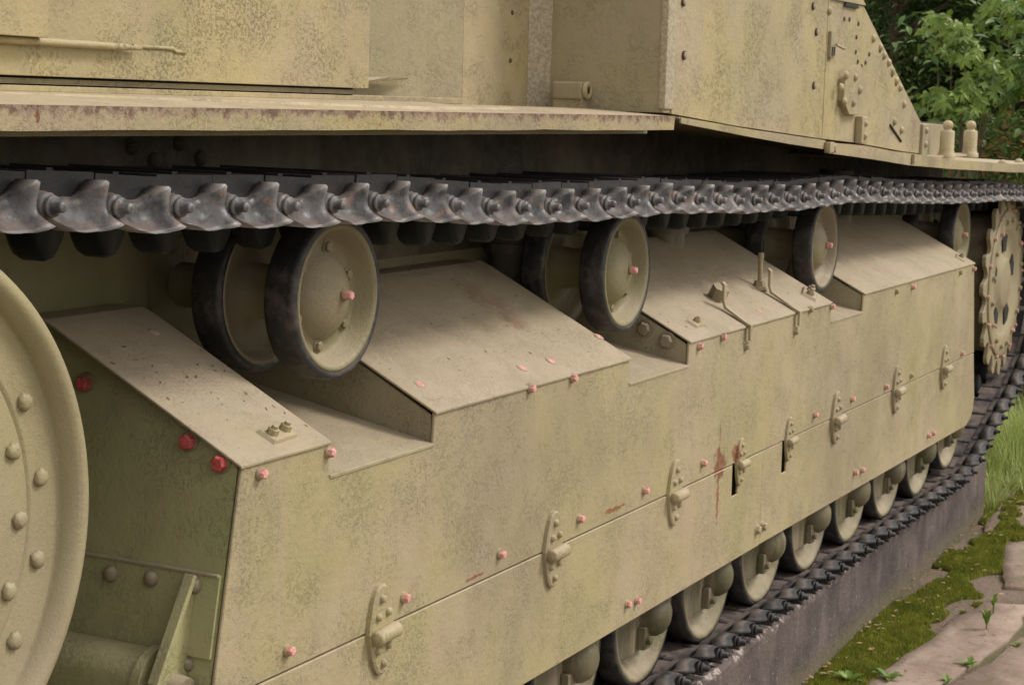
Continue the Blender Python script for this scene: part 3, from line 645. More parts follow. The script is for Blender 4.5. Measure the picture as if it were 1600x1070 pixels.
# --- drive sprocket
SC = (7.81, 1.632, -.690)
def ring_teeth(y, th):
    m = MB(); n = 20; P = []
    for k in range(n):
        for t, r in ((-.5, .325), (-.38, .330), (-.27, .352), (-.20, .378), (-.09, .388), (.09, .388), (.20, .378), (.27, .352), (.38, .330)):
            a = 2*PI*(k+t)/n; P.append((SC[0]+r*math.cos(a), SC[2]+r*math.sin(a)))
    N_ = len(P); I = [(SC[0]+.30*math.cos(math.atan2(z-SC[2], x-SC[0])), SC[2]+.30*math.sin(math.atan2(z-SC[2], x-SC[0]))) for x, z in P]
    v = [(x, y, z) for x, z in P] + [(x, y, z) for x, z in I] + [(x, y+th, z) for x, z in P] + [(x, y+th, z) for x, z in I]
    f = []
    for i in range(N_):
        j = (i+1) % N_; f += [(i, j, N_+j, N_+i), (2*N_+i, 3*N_+i, 3*N_+j, 2*N_+j), (i, 2*N_+i, 2*N_+j, j), (N_+i, N_+j, 3*N_+j, 3*N_+i)]
    m.add(v, f); return m
spr = ring_teeth(SC[1], .018).build('drive_sprocket', P_idler, tank, bevel=.002, seg=1)
m = MB(); m.lathe([(.30, -.02), (.312, .004), (.30, .008), (.235, .008), (.22, .0), (.20, -.012), (.12, -.012), (.105, .002), (.085, .008), (.0004, .010)], SC, (0, -1, 0), 80); m.build('sprocket_disc', P_idler, spr)
m = ring_teeth(SC[1]+.22, .018); m.lathe([(.31, -.22), (.05, -.22)], SC, (0, -1, 0), 64); m.lathe([(.29, -.0), (.29, -.22)], SC, (0, -1, 0), 48); m.build('inner_sprocket', P_wheel, spr)
B_spr = master('sprb', lambda: bolt_mb(.0095, .016), [P_idler, M_pink]); B_spr2 = master('sprc', lambda: bolt_mb(.011, .014), [P_idler, P_idler])
for k in range(16):
    a = R(22.5*k+6); fasten(B_spr, spr, (SC[0]+.314*math.cos(a), SC[1], SC[2]+.314*math.sin(a)), s=.8)
    a = R(22.5*k+14); fasten(B_spr if k % 4 == 1 else B_spr2, spr, (SC[0]+.265*math.cos(a), SC[1]-.008, SC[2]+.265*math.sin(a)), s=.9)
for k in range(5):
    a0 = R(72*k+20); m = MB(); P = [(SC[0]+rr*math.cos(a0+t), SC[2]+rr*math.sin(a0+t)) for rr, t in ((.135, -.2), (.20, -.24), (.21, 0), (.20, .24), (.135, .2))]
    m.prism(P[::-1], SC[1]+.006, SC[1]+.0105); m.build('lightening_opening', M_dark, spr)

# --- track
LP = .1302
def link_mesh(sd=0):
    m = MB()
    # crossbars and side bars of the shoe (y measured from the outer edge)
    def b(u0, u1, v0, v1, w0, w1, mi=0): m.box((u0, v0, w0), (u1, v1, w1), mi)
    b(.001, .1292, .034, .135, .010, .043, 2); b(.001, .1292, .245, .352, .010, .040, 2)
    b(.003, .072, .130, .250, .012, .036, 2); b(.108, .1292, .130, .250, .012, .036, 2)
    b(.050, .062, .045, .34, .040, .047, 2)
    b(.001, .1292, .060, .130, -.006, .012, 2); b(.001, .1292, .250, .352, -.006, .012, 2); b(.001, .070, .128, .252, -.006, .012, 2); b(.110, .1292, .128, .252, -.006, .012, 2)
    m.hexa([(.0005, .036, -.006), (.1295, .036, -.006), (.1295, .060, -.006), (.0005, .060, -.006), (.02, .040, -.017), (.11, .040, -.017), (.11, .056, -.017), (.02, .056, -.017)], 0)
    for v0, v1 in ((.03, .09), (.15, .22), (.29, .35)): m.cyl((0, v0, .004), (0, v1, .004), .0165, n=14)
    for v0, v1 in ((.092, .148), (.222, .288)): m.cyl((.1302, v0, .004), (.1302, v1, .004), .0160, n=14)
    # guide horn, a rounded tongue pointing to the wheels
    P = [(-.042, .012), (-.041, -.014), (-.034, -.040), (-.023, -.061), (-.012, -.075), (-.002, -.080), (.008, -.078), (.018, -.066), (.029, -.047), (.038, -.018), (.040, .012)]
    P = [(x+.040, z) for x, z in P]
    n = len(P); c = (sum(x for x, z in P)/n, sum(z for x, z in P)/n)
    for y0, y1 in ((.150, .166), (.166, .182)):
        pass
    v = [(x, .148, z) for x, z in P] + [(c[0]+(x-c[0])*.9, .139, c[1]+(z-c[1])*.9) for x, z in P] + [(x, .185, z) for x, z in P] + [(c[0]+(x-c[0])*.9, .194, c[1]+(z-c[1])*.9) for x, z in P]
    f = [tuple(range(n, 2*n))] + [tuple(range(4*n-1, 3*n-1, -1))]
    for i in range(n):
        j = (i+1) % n; f += [(j, i, n+i, n+j), (i, j, 2*n+j, 2*n+i), (2*n+i, 2*n+j, 3*n+j, 3*n+i)]
    m.add(v, f, 1, True)
    # end scoop: dished ear with a rolled bottom rim and a raised right shoulder
    S, T = 18, 10; v = []
    for layer in (0, 1):
        for i in range(S+1):
            s = i/S; u = .004 + .124*s
            wb = -.0325*(math.sin(PI*(.05+.90*s))**.45); 
            wt = .003 + .007*math.sin(PI*s) + .0265*math.exp(-((s-.85)/.135)**2) + .017*math.exp(-(s/.09)**2)
            for j in range(T+1):
                t = j/T; w = wb + (wt-wb)*t
                rim = max((1-t)**4, 0)*1.0; sh = math.exp(-((s-.85)/.13)**2); edge = max(0, (s-.9)/.1)
                v_ = .019 - .036*rim - .024*sh*(.6+.4*t) + .016*edge
                if s < .15: v_ += .014*(1-s/.15)
                if t > .8 and .2 < s < .72: v_ += .006*(t-.8)/.2
                v_ += .0035*noise2(u*38+sd*7, w*45, sd*3.) ; w += .0022*noise2(u*50, w*50, sd*5.+2)
                if layer: v_ = v_*.35 + .030
                v.append((u, v_, w))
    n = T+1; L = (S+1)*n; f = []
    for i in range(S):
        for j in range(T):
            f.append((i*n+j, (i+1)*n+j, (i+1)*n+j+1, i*n+j+1)); f.append((L+i*n+j, L+i*n+j+1, L+(i+1)*n+j+1, L+(i+1)*n+j))
        f.append((i*n, L+i*n, L+(i+1)*n, (i+1)*n)); f.append((i*n+T, (i+1)*n+T, L+(i+1)*n+T, L+i*n+T))
    for j in range(T):
        f.append((j, j+1, L+j+1, L+j)); f.append((S*n+j, L+S*n+j, L+S*n+j+1, S*n+j+1))
    m.add(v, f, 0, True)
    # same ear, plain, on the inner end
    m.box((.01, .352, -.02), (.12, .372, .03))
    # stepped pin head
    m.lathe([(.019, -.03), (.019, -.006), (.0175, -.003)], (0, 0, 0), (0, -1, 0), 20, 0); m.lathe([(.0175, -.003), (.0172, .004), (.0160, .0052), (.0122, .0056), (.0122, .0072), (.0138, .0078), (.0136, .0125), (.0122, .0138), (.0078, .0145), (.0074, .0255), (.0058, .028), (.0004, .0285)], (0, 0, 0), (0, -1, 0), 20, 0)
    return m
lk = link_mesh().build('track_link', [M_trk, M_horn, M_trkb], dz=0, bevel=0); C.objects.unlink(lk)
lks = [lk]
for k in (1, 2, 3):
    o = link_mesh(k).build('track_link', [M_trk, M_horn, M_trkb], dz=0); C.objects.unlink(o); lks.append(o)
lkb = lk.copy(); lkb.data = lk.data.copy(); lkb.data.materials[0] = M_trkb; lkb.data.materials[2] = M_trki  # lower run links use the copy with shade put into the steel colour
YT = 1.548
upz = [(1.10, -.115), (1.40, -.13), (1.69, -.138), (1.9, -.150), (2.18, -.158), (2.45, -.165), (2.62, -.166), (2.98, -.190), (3.25, -.198), (3.66, -.201), (3.82, -.200), (4.3, -.222), (4.8, -.230), (5.14, -.227), (5.30, -.226), (5.9, -.254), (6.4, -.272), (6.8, -.282), (7.03, -.283), (7.3, -.294), (7.76, -.310)]
def sm(pts, x):
    for (a, b) in zip(pts[:-1], pts[1:]):
        if a[0] <= x <= b[0]:
            t = (x-a[0])/(b[0]-a[0]); return a[1] + (b[1]-a[1])*t
    return pts[-1][1]
path = []
x = 1.10
while x < 7.74:
    z = sum(sm(upz, x+d) for d in (-.09, -.045, 0, .045, .09))/5 if x > 1.2 else sm(upz, x); path.append((x, z)); x += .02
# round the sprocket, then down to the ground run
rs = .376
for k in range(0, 160):
    a = R(98 - 1.6*k)
    if a < R(-66): break
    path.append((SC[0] + rs*math.cos(a), SC[2] + rs*math.sin(a)))
q = path[-1]; path.append((q[0]-.22, q[1]-.10)); q = path[-1]
path.append((7.42, -1.235)); path.append((7.22, -1.298)); path.append((7.06, -1.343)); path.append((6.90, -1.361))
x = 6.7
while x > 1.3: path.append((x, -1.361)); x -= .1
path.append((1.15, -1.33)); path.append((1.0, -1.2))
for k in range(0, 24): 
    a = R(240 - 7*k); path.append((IC[0]+.40*math.cos(a), IC[2]+.40*math.sin(a)))
# resample: pin positions one pitch apart, phased to a pin at x = 1.782 on the upper run
def walk(start_x, path, pitch, n):
    out = []; i = next(k for k in range(len(path)-1) if path[k][0] <= start_x < path[k+1][0])
    a = path[i]; b = path[i+1]; t = (start_x-a[0])/(b[0]-a[0]); cur = Vector((a[0]+(b[0]-a[0])*t, a[1]+(b[1]-a[1])*t)); out.append(cur); i += 1
    while len(out) < n and i < len(path):
        # advance to the point on the polyline at distance pitch (chord)
        while i < len(path) and (Vector(path[i])-cur).length < pitch: i += 1
        if i >= len(path): break
        p0 = Vector(path[i-1]); p1 = Vector(path[i]); lo, hi = 0., 1.
        if (p0-cur).length > pitch: p0 = cur
        for _ in range(24):
            mid = (lo+hi)/2
            if ((p0+(p1-p0)*mid)-cur).length < pitch: lo = mid
            else: hi = mid
        cur = p0+(p1-p0)*hi; out.append(cur)
    return out
pins = walk(1.7817 - 5*.13, path, .1300, 140)
for a, b in zip(pins[:-1], pins[1:]):
    d = b-a; ang = math.atan2(d.y, d.x); sx = d.length/LP
    # local x -> direction of travel, local z -> away from the wheels
    M = Matrix.Translation((a.x, YT, a.y+H)) @ Matrix.Rotation(-ang, 4, 'Y') @ Matrix.Rotation(random.uniform(-.03, .03), 4, 'Y') @ Matrix.Diagonal((sx, 1, 1, 1))
    M = M @ Matrix.Translation((0, random.uniform(-.0015, .0015), 0))
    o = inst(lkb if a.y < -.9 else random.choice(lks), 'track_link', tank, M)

# --- fender
m = MB()
m.add([], [])
def sheet3(pts, th=.004):
    m = MB(); v = []
    for x, yo, zo, ym, zm, yi, zi in pts: v += [(x, yo, zo), (x, ym, zm), (x, yi, zi), (x, yi, zi-th), (x, ym, zm-th), (x, yo, zo-th)]
    n = len(pts); m.add(v, [(6*i+j, 6*(i+1)+j, 6*(i+1)+(j+1) % 6, 6*i+(j+1) % 6) for i in range(n-1) for j in range(6)] + [(0, 1, 2, 3, 4, 5), tuple(6*n-1-k for k in range(6))]); return m
def sheet(pts, th=.004):     # pts along x: (x, y_outer, z_outer, y_inner, z_inner)
    m = MB(); v = []
    for x, yo, zo, yi, zi in pts: v += [(x, yo, zo), (x, yi, zi), (x, yi, zi-th), (x, yo, zo-th)]
    n = len(pts); f = [(4*i+j, 4*(i+1)+j, 4*(i+1)+(j+1) % 4, 4*i+(j+1) % 4) for i in range(n-1) for j in range(4)] + [(0, 1, 2, 3), (4*n-4, 4*n-1, 4*n-2, 4*n-3)]
    m.add(v, f); return m
FX = [-.6+.12*i for i in range(37)]
def lipw(x): return .0018*noise2(x*2.2, .3, 5.) + .0009*noise2(x*9, .3, 5.)
pts = [(min(x, 3.722), 1.500, -.0185+.0025*noise2(x*2.6, .7, 1.)*(1 if x > 2 else .4), 1.70, -.0035 if x < 3 else -.0075, 1.97, -.003 if x < 3 else -.006) for x in FX]
fend = sheet3(pts).build('fender', P_lip, tank)
m = MB(); v = []; xs2 = [-.6+.04*i for i in range(109)]
for x in xs2:
    x = min(x, 3.720); w = lipw(x); dz_ = .0035*noise2(x*5, 7.) + .0012*noise2(x*31, 7.)
    v += [(x, 1.497+w, -.0185), (x, 1.501+w, -.0185), (x, 1.503+w, -.0485-dz_*.5), (x, 1.499+w, -.0485-dz_*.5)]
n = len(xs2); m.add(v, [(4*i+j, 4*(i+1)+j, 4*(i+1)+(j+1) % 4, 4*i+(j+1) % 4) for i in range(n-1) for j in range(4)] + [(0, 1, 2, 3), (4*n-4, 4*n-1, 4*n-2, 4*n-3)]); m.build('fender_lip', P_edge, fend)
def lip2(pts, h, y, nm, th=.004):     # pts: (x, z_top)
    m = MB(); P = [(x, z) for x, z in pts] + [(x, z-hh) for (x, z), hh in list(zip(pts, h))[::-1]]; m.prism(P[::-1], y, y+th); return m
s2 = [(3.762, 1.505, -.020, 1.60, -.014), (4.2, 1.502, -.046, 1.60, -.038), (4.81, 1.500, -.076, 1.60, -.068)]
f2 = sheet(s2).build('fender', P_lip, tank)
lip2([(3.765, -.022), (4.0, -.036), (4.2, -.048), (4.5, -.062), (4.812, -.078)], [.012, .014, .016, .021, .022], 1.500, 'x').build('fender_lip', P_lip, f2)
s3 = [(4.80, 1.500, -.083, 1.60, -.076), (5.2, 1.500, -.094, 1.60, -.086), (5.69, 1.500, -.124, 1.6, -.114)]
f3 = sheet(s3).build('fender', P_lip, tank)
lip2([(4.80, -.079), (5.0, -.089), (5.3, -.102), (5.72, -.124)], [.030, .030, .033, .036], 1.495, 'x').build('fender_lip', P_lip, f3)
m = MB(); m.box((4.795, 1.482, -.108), (4.835, 1.494, -.080)); m.cyl((4.86, 1.494, -.098), (4.86, 1.484, -.098), .012, .010, 14); m.build('joint_tab', P_lip, f3, bevel=.002)
m = MB(); m.box((5.68, 1.484, -.152), (5.70, 1.494, -.122)); m.build('joint_tab', P_lip, f3, bevel=.002)
s4 = [(5.60, 1.500, -.116, 2.1, -.10), (6.3, 1.500, -.150, 2.1, -.13), (7.2, 1.500, -.178, 2.1, -.16), (8.6, 1.500, -.205, 2.1, -.19)]
f4 = sheet(s4).build('fender', P_lip, tank)
lip2([(5.705, -.126), (6.2, -.148), (7.2, -.181), (8.6, -.208)], [.032, .030, .029, .028], 1.494, 'x').build('fender_lip', P_lip, f4)
for X in (7.25, 7.55): fasten(V_hull, f4, (X, 1.55, -.178), ALIGN['z'], 'rivet', 1.4)
# underside web of the fender
m = MB(); m.box((-.6, 1.56, -.058), (3.72, 1.565, -.022)); m.build('fender_web', P_green, fend)

# --- superstructure
HT = .75
m = MB(); m.box((-.6, 1.72, .0175), (2.823, 1.95, HT)); hA = m.build('superstructure_plate', P_hull, tank, bevel=.001)
m = MB(); m.box((-.6, 1.692, .0685), (1.952, 1.72, HT)); m.build('applied_plate', P_hull, hA, bevel=.001)
m = MB(); v = []; K = 60     # rough weld bead ledge
for i in range(K+1):
    x = .9 + 1.27*i/K
    for k in range(8):
        a = 2*PI*k/8; r = (.0055 + .0012*noise2(x*40, k))*(1 if i < K-1 else .6); v.append((x, 1.716 - .006 + r*1.3*math.cos(a), .0635 - .002*(x-1.9) + r*math.sin(a)))
m.add(v, [(i*8+k, i*8+(k+1) % 8, (i+1)*8+(k+1) % 8, (i+1)*8+k) for i in range(K) for k in range(8)] + [tuple(range(K*8, K*8+8))], 0, True)
v = []
for i in range(21):
    x = 2.165 + .125*i/20
    for k in range(6): a = 2*PI*k/6; r = .003 + .001*noise2(x*60, k); v.append((x, 1.719+r*math.cos(a), .0655 - (.004 if i > 15 else 0) + r*math.sin(a)))
m.add(v, [(i*6+k, i*6+(k+1) % 6, (i+1)*6+(k+1) % 6, (i+1)*6+k) for i in range(20) for k in range(6)], 0, True)
m.build('weld_bead', P_hull, hA)
# ledge strips at its foot
m = MB(); m.box((-.6, 1.745, .0), (2.81, 1.94, .03)); m.build('gap_filler', M_dark, hA)  # dark filler added to stop sky showing through the gap under the plate
m = MB(); m.box((-.6, 1.735, .0065), (2.80, 1.90, .0145)); m.build('base_strip', P_hullshade, hA, bevel=.001)
m = MB(); m.box((-.6, 1.700, -.0035), (2.842, 1.90, .0045)); m.build('base_strip', P_lip, hA, bevel=.001)
m = MB(); m.hexa([(1.6, 1.68, -.012), (2.72, 1.54, -.017), (3.18, 1.60, -.015), (1.7, 1.72, -.012), (1.6, 1.685, -.0035), (2.72, 1.545, -.0105), (3.17, 1.605, -.0085), (1.7, 1.72, -.0025)]); m.build('base_strip', P_lip, hA)
# recessed plates behind
m = MB(); m.hexa([(2.823, 1.945, -.01), (3.41, 1.850, -.01), (3.41, 1.95, -.01), (2.823, 1.98, -.01), (2.823, 1.945, HT), (3.41, 1.850, HT), (3.41, 1.95, HT), (2.823, 1.98, HT)])
hB = m.build('superstructure_plate', P_hullshade, tank, bevel=.002)
m = MB(); v = []
for (x, z, w) in ((3.02, .040, .0), (3.10, .0435, .03), (3.17, .044, .03), (3.21, .043, .0)): pass
m.hexa([(3.05, 1.878, .030), (3.12, 1.855, .036), (3.22, 1.872, .040), (3.05, 1.90, .030), (3.07, 1.876, .040), (3.12, 1.852, .0435), (3.22, 1.868, .0435), (3.06, 1.90, .041)]); m.build('drip_tab', P_hullshade, hB, bevel=.001)
m = MB(); m.box((2.83, 1.80, -.006), (3.32, 1.88, .006)); m.build('base_strip', P_lip, hB, bevel=.002)
m = MB(); m.box((3.41, 1.850, -.01), (3.738, 1.95, HT)); hC = m.build('superstructure_plate', P_hull, tank, bevel=.001)
m = MB(); m.box((3.742, 1.5335, -.012), (3.781, 1.95, HT)); hD = m.build('superstructure_plate', P_hullshade, tank)
m = MB(); v = []; K = 260
for i in range(K+1):
    z = -.01 + .5*i/K; w = .011 + .003*noise2(z*50, 3.); v += [(3.722-w, 1.8495, z), (3.722-w*.3, 1.842-.0015*noise2(z*60, 1.), z), (3.735, 1.832-.0015*noise2(z*47, 9.), z), (3.7415, 1.80+w*.6, z)]
m.add(v, [(4*i+k, 4*i+k+1, 4*i+5+k, 4*i+4+k) for i in range(K) for k in range(3)], 0, True); m.build('weld_bead', M_weld, hC, recalc=False)
for p in ((3.628, 0.194), (3.625, 0.091)): fasten(V_dark, hC, (p[0], 1.849, p[1]), None, 'rivet', .8)
m = MB(); m.box((3.703, 1.7115, .010), (3.743, 1.785, .0495)); lug = m.build('tube_lug', P_hullshade, hD, bevel=.007, seg=3)
m = MB(); m.box((3.708, 1.712, -.012), (3.744, 1.785, .020)); m.build('mounting_lug', P_lip, hD, bevel=.003)
m = MB(); m.lathe([(.0195, -.002), (.0195, .004), (.0175, .006), (.009, .006), (.0085, -.002)], (3.722, 1.708, .031), (0, -1, 0), 24); m.build('lug_ring', P_hull, hD)
m = MB(); m.lathe([(.0087, .0035), (.0003, .0034)], (3.722, 1.708, .031), (0, -1, 0), 16); m.build('lug_eye', M_dark, hD)
m = MB(); m.box((3.7385, 1.5285, -.005), (3.786, 1.546, HT)); m.build('corner_bead', M_weld, hD, bevel=.004)
# big rear side plate with raked rear edge
E0 = 1.53
rake = lambda z: 5.916 - (z+.033)*(5.916-5.168)/(.316+.033)
poly = [(3.782, -.014), (4.2, -.040), (4.81, -.070), (5.2, -.086), (5.70, -.115), (5.90, -.124), (5.925, -.033), (rake(.29), .29), (rake(HT), HT), (3.782, HT)]
m = MB(); m.prism(poly, E0, 1.98); hE = m.build('rear_side_plate', P_hull, tank, bevel=.001)
m = MB(); m.prism([(4.885, .300), (rake(.302)+.008, .302), (rake(.45)+.008, .45), (4.885, .45)], E0-.006, E0+.02); m.build('upper_strap', P_hull, hE, bevel=.001)
m = MB(); m.prism([(5.00, .289), (5.13, .289), (5.12, .299), (5.01, .299)], E0-.008, E0+.01); m.build('strap_gap', M_dark, hE)
for p in [(4.875, 0.269), (5.310, 0.215), (5.389, 0.192), (5.434, 0.170), (5.487, 0.151), (5.534, 0.126), (5.583, 0.100), (5.631, 0.080), (5.686, 0.030), (5.586, -0.024), (5.672, -0.049)]:
    fasten(V_hull, hE, (p[0], E0, p[1]), None, 'rivet', 1.0)
for p in [(5.018, 0.255), (5.067, 0.256), (5.155, 0.249), (5.143, 0.211), (5.144, 0.170), (5.279, 0.168), (5.168, 0.143), (5.208, 0.131), (5.245, 0.143), (5.390, 0.183), (5.536, 0.116), (5.585, 0.090)]:
    fasten(V_dark, hE, (p[0], E0-.001, p[1]), None, 'bolt_hole', 1.0)
for p in [(3.821, 0.229), (3.837, 0.114), (4.773, 0.208), (4.773, 0.068), (4.735, 0.273)]:
    fasten(B_hullbolt, hE, (p[0], E0, p[1]), None, 'bolt', 1.1)
px = 4.90; m = MB(); m.box((px-.02, E0-.010, .145), (px+.02, E0, .215)); m.box((px-.012, E0-.014, .150), (px+.008, E0-.008, .175), 1); m.cyl((px, E0-.018, .18), (px+.06, E0-.022, .172), .004, n=8); m.build('latch', [P_hullshade, M_dark], hE, bevel=.001)
m = MB(); m.box((4.868, E0-.0012, -.07), (4.874, E0+.002, .30)); m.build('plate_seam', P_hull, hE)
oc = (5.103, .062); P = [(oc[0]+.105*sx_, oc[1]+.068*sz_) for sx_, sz_ in ((-1, -.45), (-.45, -1), (.45, -1), (1, -.45), (1, .45), (.45, 1), (-.45, 1), (-1, .45))]
m = MB(); m.prism(P, E0-.018, E0+.001); octo = m.build('octagonal_cover', P_hull, hE, bevel=.002)
for p in [(5.003, 0.101), (5.090, 0.098), (4.961, 0.067), (5.140, 0.063), (4.998, 0.029), (5.084, 0.027)]:
    fasten(V_hull, octo, (p[0], E0-.018, p[1]), None, 'rivet', .95)
m = MB(); m.box((5.175, E0-.022, -.088), (5.235, E0, -.010)); m.build('side_bracket', P_hull, hE, bevel=.004)
for z in (-.03, -.066): fasten(V_hull, hE, (5.205, E0-.022, z), None, 'rivet', .8)
a = (5.538, -0.035); b = (5.672, -0.084); m = MB(); m.cyl((a[0], E0-.001, a[1]), (b[0], E0-.001, b[1]), .0045, n=8); m.build('slot', M_dark, hE)
m = MB(); m.box((5.905, E0-.01, -.135), (5.975, E0+.04, -.03)); m.build('end_flange', P_hullshade, hE, bevel=.004)
for z in (-.05, -.095): fasten(V_hull, hE, (5.94, E0-.010, z), None, 'rivet', .9)
# low rear box and two capped posts on the fender
m = MB(); m.prism([(5.98, -.15), (6.85, -.16), (6.90, -.09), (6.78, -.035), (5.98, -.022)], 1.66, 1.98); m.build('rear_box', P_hullshade, tank, bevel=.003)
for X in (6.553, 6.905):
    m = MB(); m.lathe([(.033, 0), (.032, .016), (.027, .018), (.027, .026), (.0255, .028), (.025, .094), (.022, .098), (.014, .100), (.014, .106), (.016, .108), (.019, .117), (.015, .128), (.008, .133), (.0004, .134)], (X, 1.60, -.152), (0, 0, 1), 28)
    m.build('capped_post', P_hull, tank)
m = MB(); m.box((5.9, 1.60, -.148), (7.0, 2.0, -.140)); m.build('deck_plate', P_lip, tank)

# ================================================================== VEGETATION BEHIND
M_leafA = leafmat('fresh leaf', (.085, .155, .022), (.22, .31, .055), .42, 6, .32)
M_leafB = leafmat('mid leaf', (.055, .12, .022), (.12, .20, .04), .45, 6, .25)
M_leafR = leafmat('reddish leaf', (.16, .05, .02), (.20, .17, .03), .5, 9, .25)
M_dkleaf = leafmat('dark evergreen leaf', (.022, .050, .013), (.075, .125, .03), .5, 2.2, .12)
M_bark = simple('brown bark', (.11, .075, .05), .9, .35, 30, bump=.8, dist=.006)
def leaflet(m, o, d, n, L, W, mi=0):
    d = d.normalized(); s = d.cross(n).normalized(); n = s.cross(d).normalized()
    pts = [(0, 0), (.22, .34), (.45, .5), (.72, .34), (1, 0)]
    v = [o] + [o + d*L*t + s*W*w - n*L*.22*t*t + n*W*w*.25 for t, w in pts[1:4]] + [o + d*L - n*L*.25] + [o + d*L*t - s*W*w - n*L*.22*t*t + n*W*w*.25 for t, w in pts[1:4]] + [o + d*L*t - n*L*.22*t*t for t in (.45,)]
    m.add(v, [(0, 1, 2, 8), (8, 2, 3, 4), (0, 8, 6, 5), (8, 4, 7, 6)], mi, False)
def palm_leaf(L, seed):
    rd = random.Random(seed); m = MB(); k = rd.choice((5, 5, 7)) 
    for j in range(k):
        a = R(-105 + 210*j/(k-1)) ; l = L*(1 - .28*abs(j-(k-1)/2)/((k-1)/2))*rd.uniform(.9, 1.1)
        leaflet(m, Vector((0, 0, 0)), Vector((math.cos(a), math.sin(a), rd.uniform(-.35, .1))), Vector((0, 0, 1)), l, l*.40)
    m.cyl((0, 0, 0), (-L*.6, 0, -.02), .0016, n=5)
    return m
palms = []
for i in range(5):
    for M_ in (M_leafA, M_leafB):
        o = palm_leaf(.088, i*3+1).build('leaf', M_, dz=0, recalc=False); C.objects.unlink(o); palms.append(o)
def branch(m, a, b, r0, r1):
    a = Vector(a); b = Vector(b); k = 5; pr = a
    for i in range(1, k+1):
        q = a.lerp(b, i/k) + Vector((noise2(i, a.x*9, 1), noise2(i, a.y*9, 2), noise2(i, 3.3, b.z*7)))*.03*(i < k); m.cyl(pr, q, r0+(r1-r0)*(i-1)/k, r0+(r1-r0)*i/k, 7); pr = q
def shrub(x, y, hgt, cl, label, seed, mats=(0, 1), n=150, stuff_n=900, size=1.0):
    """cl: list of leaf clump centres (x, y, z rel. eye, radius)"""
    rd = random.Random(seed); e = empty('shrub', (x, y, 0)); tag(e, label, 'shrub', 'shrubs behind the tank')
    off = Vector((x, y, 0))
    m = MB()
    for c in cl:
        mid = Vector(((x+c[0])/2 - x, (y+c[1])/2 - y, (c[2]+H)*.55)); branch(m, (rd.uniform(-.1, .1), rd.uniform(-.1, .1), -.05), mid, .016, .009); branch(m, mid, (c[0]-x, c[1]-y, c[2]+H), .009, .003)
    m.build('stem', M_bark, e, dz=0)
    tot = sum(c[3]**2 for c in cl)
    for c in cl:
        for k in range(max(3, int(n*c[3]**2/tot))):
            th = rd.random()*6.28; ph = math.acos(rd.uniform(-.7, 1)); rr = c[3]*rd.uniform(.55, 1.05)
            d = Vector((math.sin(ph)*math.cos(th), math.sin(ph)*math.sin(th), math.cos(ph))); p = Vector((c[0], c[1], c[2]+H)) + d*rr - off
            face = (d*.5 + Vector((-.75, -.35, .55)) + Vector((rd.uniform(-.4, .4),)*1 + (rd.uniform(-.4, .4), rd.uniform(-.3, .3)))).normalized()
            droop = Vector((d.x+rd.uniform(-.6, .6), d.y+rd.uniform(-.6, .6), -.25)); xx = (droop - face*droop.dot(face)).normalized(); yy = face.cross(xx)
            s = size*rd.uniform(.75, 1.2); M = Matrix(((xx.x, yy.x, face.x, p.x), (xx.y, yy.y, face.y, p.y), (xx.z, yy.z, face.z, p.z), (0, 0, 0, 1))) @ Matrix.Scale(s, 4)
            i = rd.randrange(5)*2 + (mats[0] if rd.random() < .6 else mats[1]); inst(palms[i], 'leaf', e, M)
    m = MB()
    for k in range(stuff_n):
        c = rd.choice(cl); p = Vector((c[0]+rd.gauss(0, .55)*c[3]*1.2, c[1]+rd.gauss(0, .55)*c[3]*1.2+.1, c[2]+H+rd.gauss(0, .5)*c[3])) - off
        if p.z < .05: continue
        leaflet(m, p, Vector((rd.uniform(-1, 1), rd.uniform(-1, 1), rd.uniform(-.7, .2))), Vector((rd.uniform(-.6, .1), rd.uniform(-.5, .2), 1)), .085*rd.uniform(.6, 1.1), .035)
    o = m.build('foliage', M_leafB, e, dz=0, recalc=False); o['kind'] = 'stuff'
    return e
# clump centres: light green sprays against the dark hedge
shrub(10.1, 2.40, 2.0, [(9.9, 2.50, .46, .10), (9.9, 2.42, .40, .12), (9.8, 2.33, .34, .11), (9.85, 2.28, .13, .10), (9.85, 2.24, .09, .09), (9.7, 2.36, .05, .09), (9.7, 2.30, -.02, .08), (9.9, 2.48, .10, .07), (9.9, 2.20, .22, .08)],
      'light green palmate-leaved shrub nearest the raked edge of the tank side', 3, (0, 0), 130, 90, .85)
shrub(10.6, 2.05, 2.2, [(10.2, 2.10, .50, .15), (10.1, 2.02, .34, .12), (10.2, 2.08, .14, .14), (10.1, 1.98, -.02, .10), (10.6, 2.3, .60, .14), (10.0, 1.92, .20, .10), (10.2, 1.95, .48, .12), (10.4, 2.2, .26, .12)],
      'light green shrub at the right edge of the photo above the posts', 5, (0, 1), 165, 220, .85)
shrub(10.6, 2.25, 1.6, [(10.4, 2.35, -.13, .20), (10.4, 2.15, -.16, .2), (10.3, 2.05, -.30, .17), (10.6, 2.5, -.28, .2), (10.4, 2.25, -.42, .18), (10.0, 1.88, -.12, .12)],
      'lower dull green shrub with reddish twigs just behind the capped posts', 9, (1, 1), 150, 700, .8)
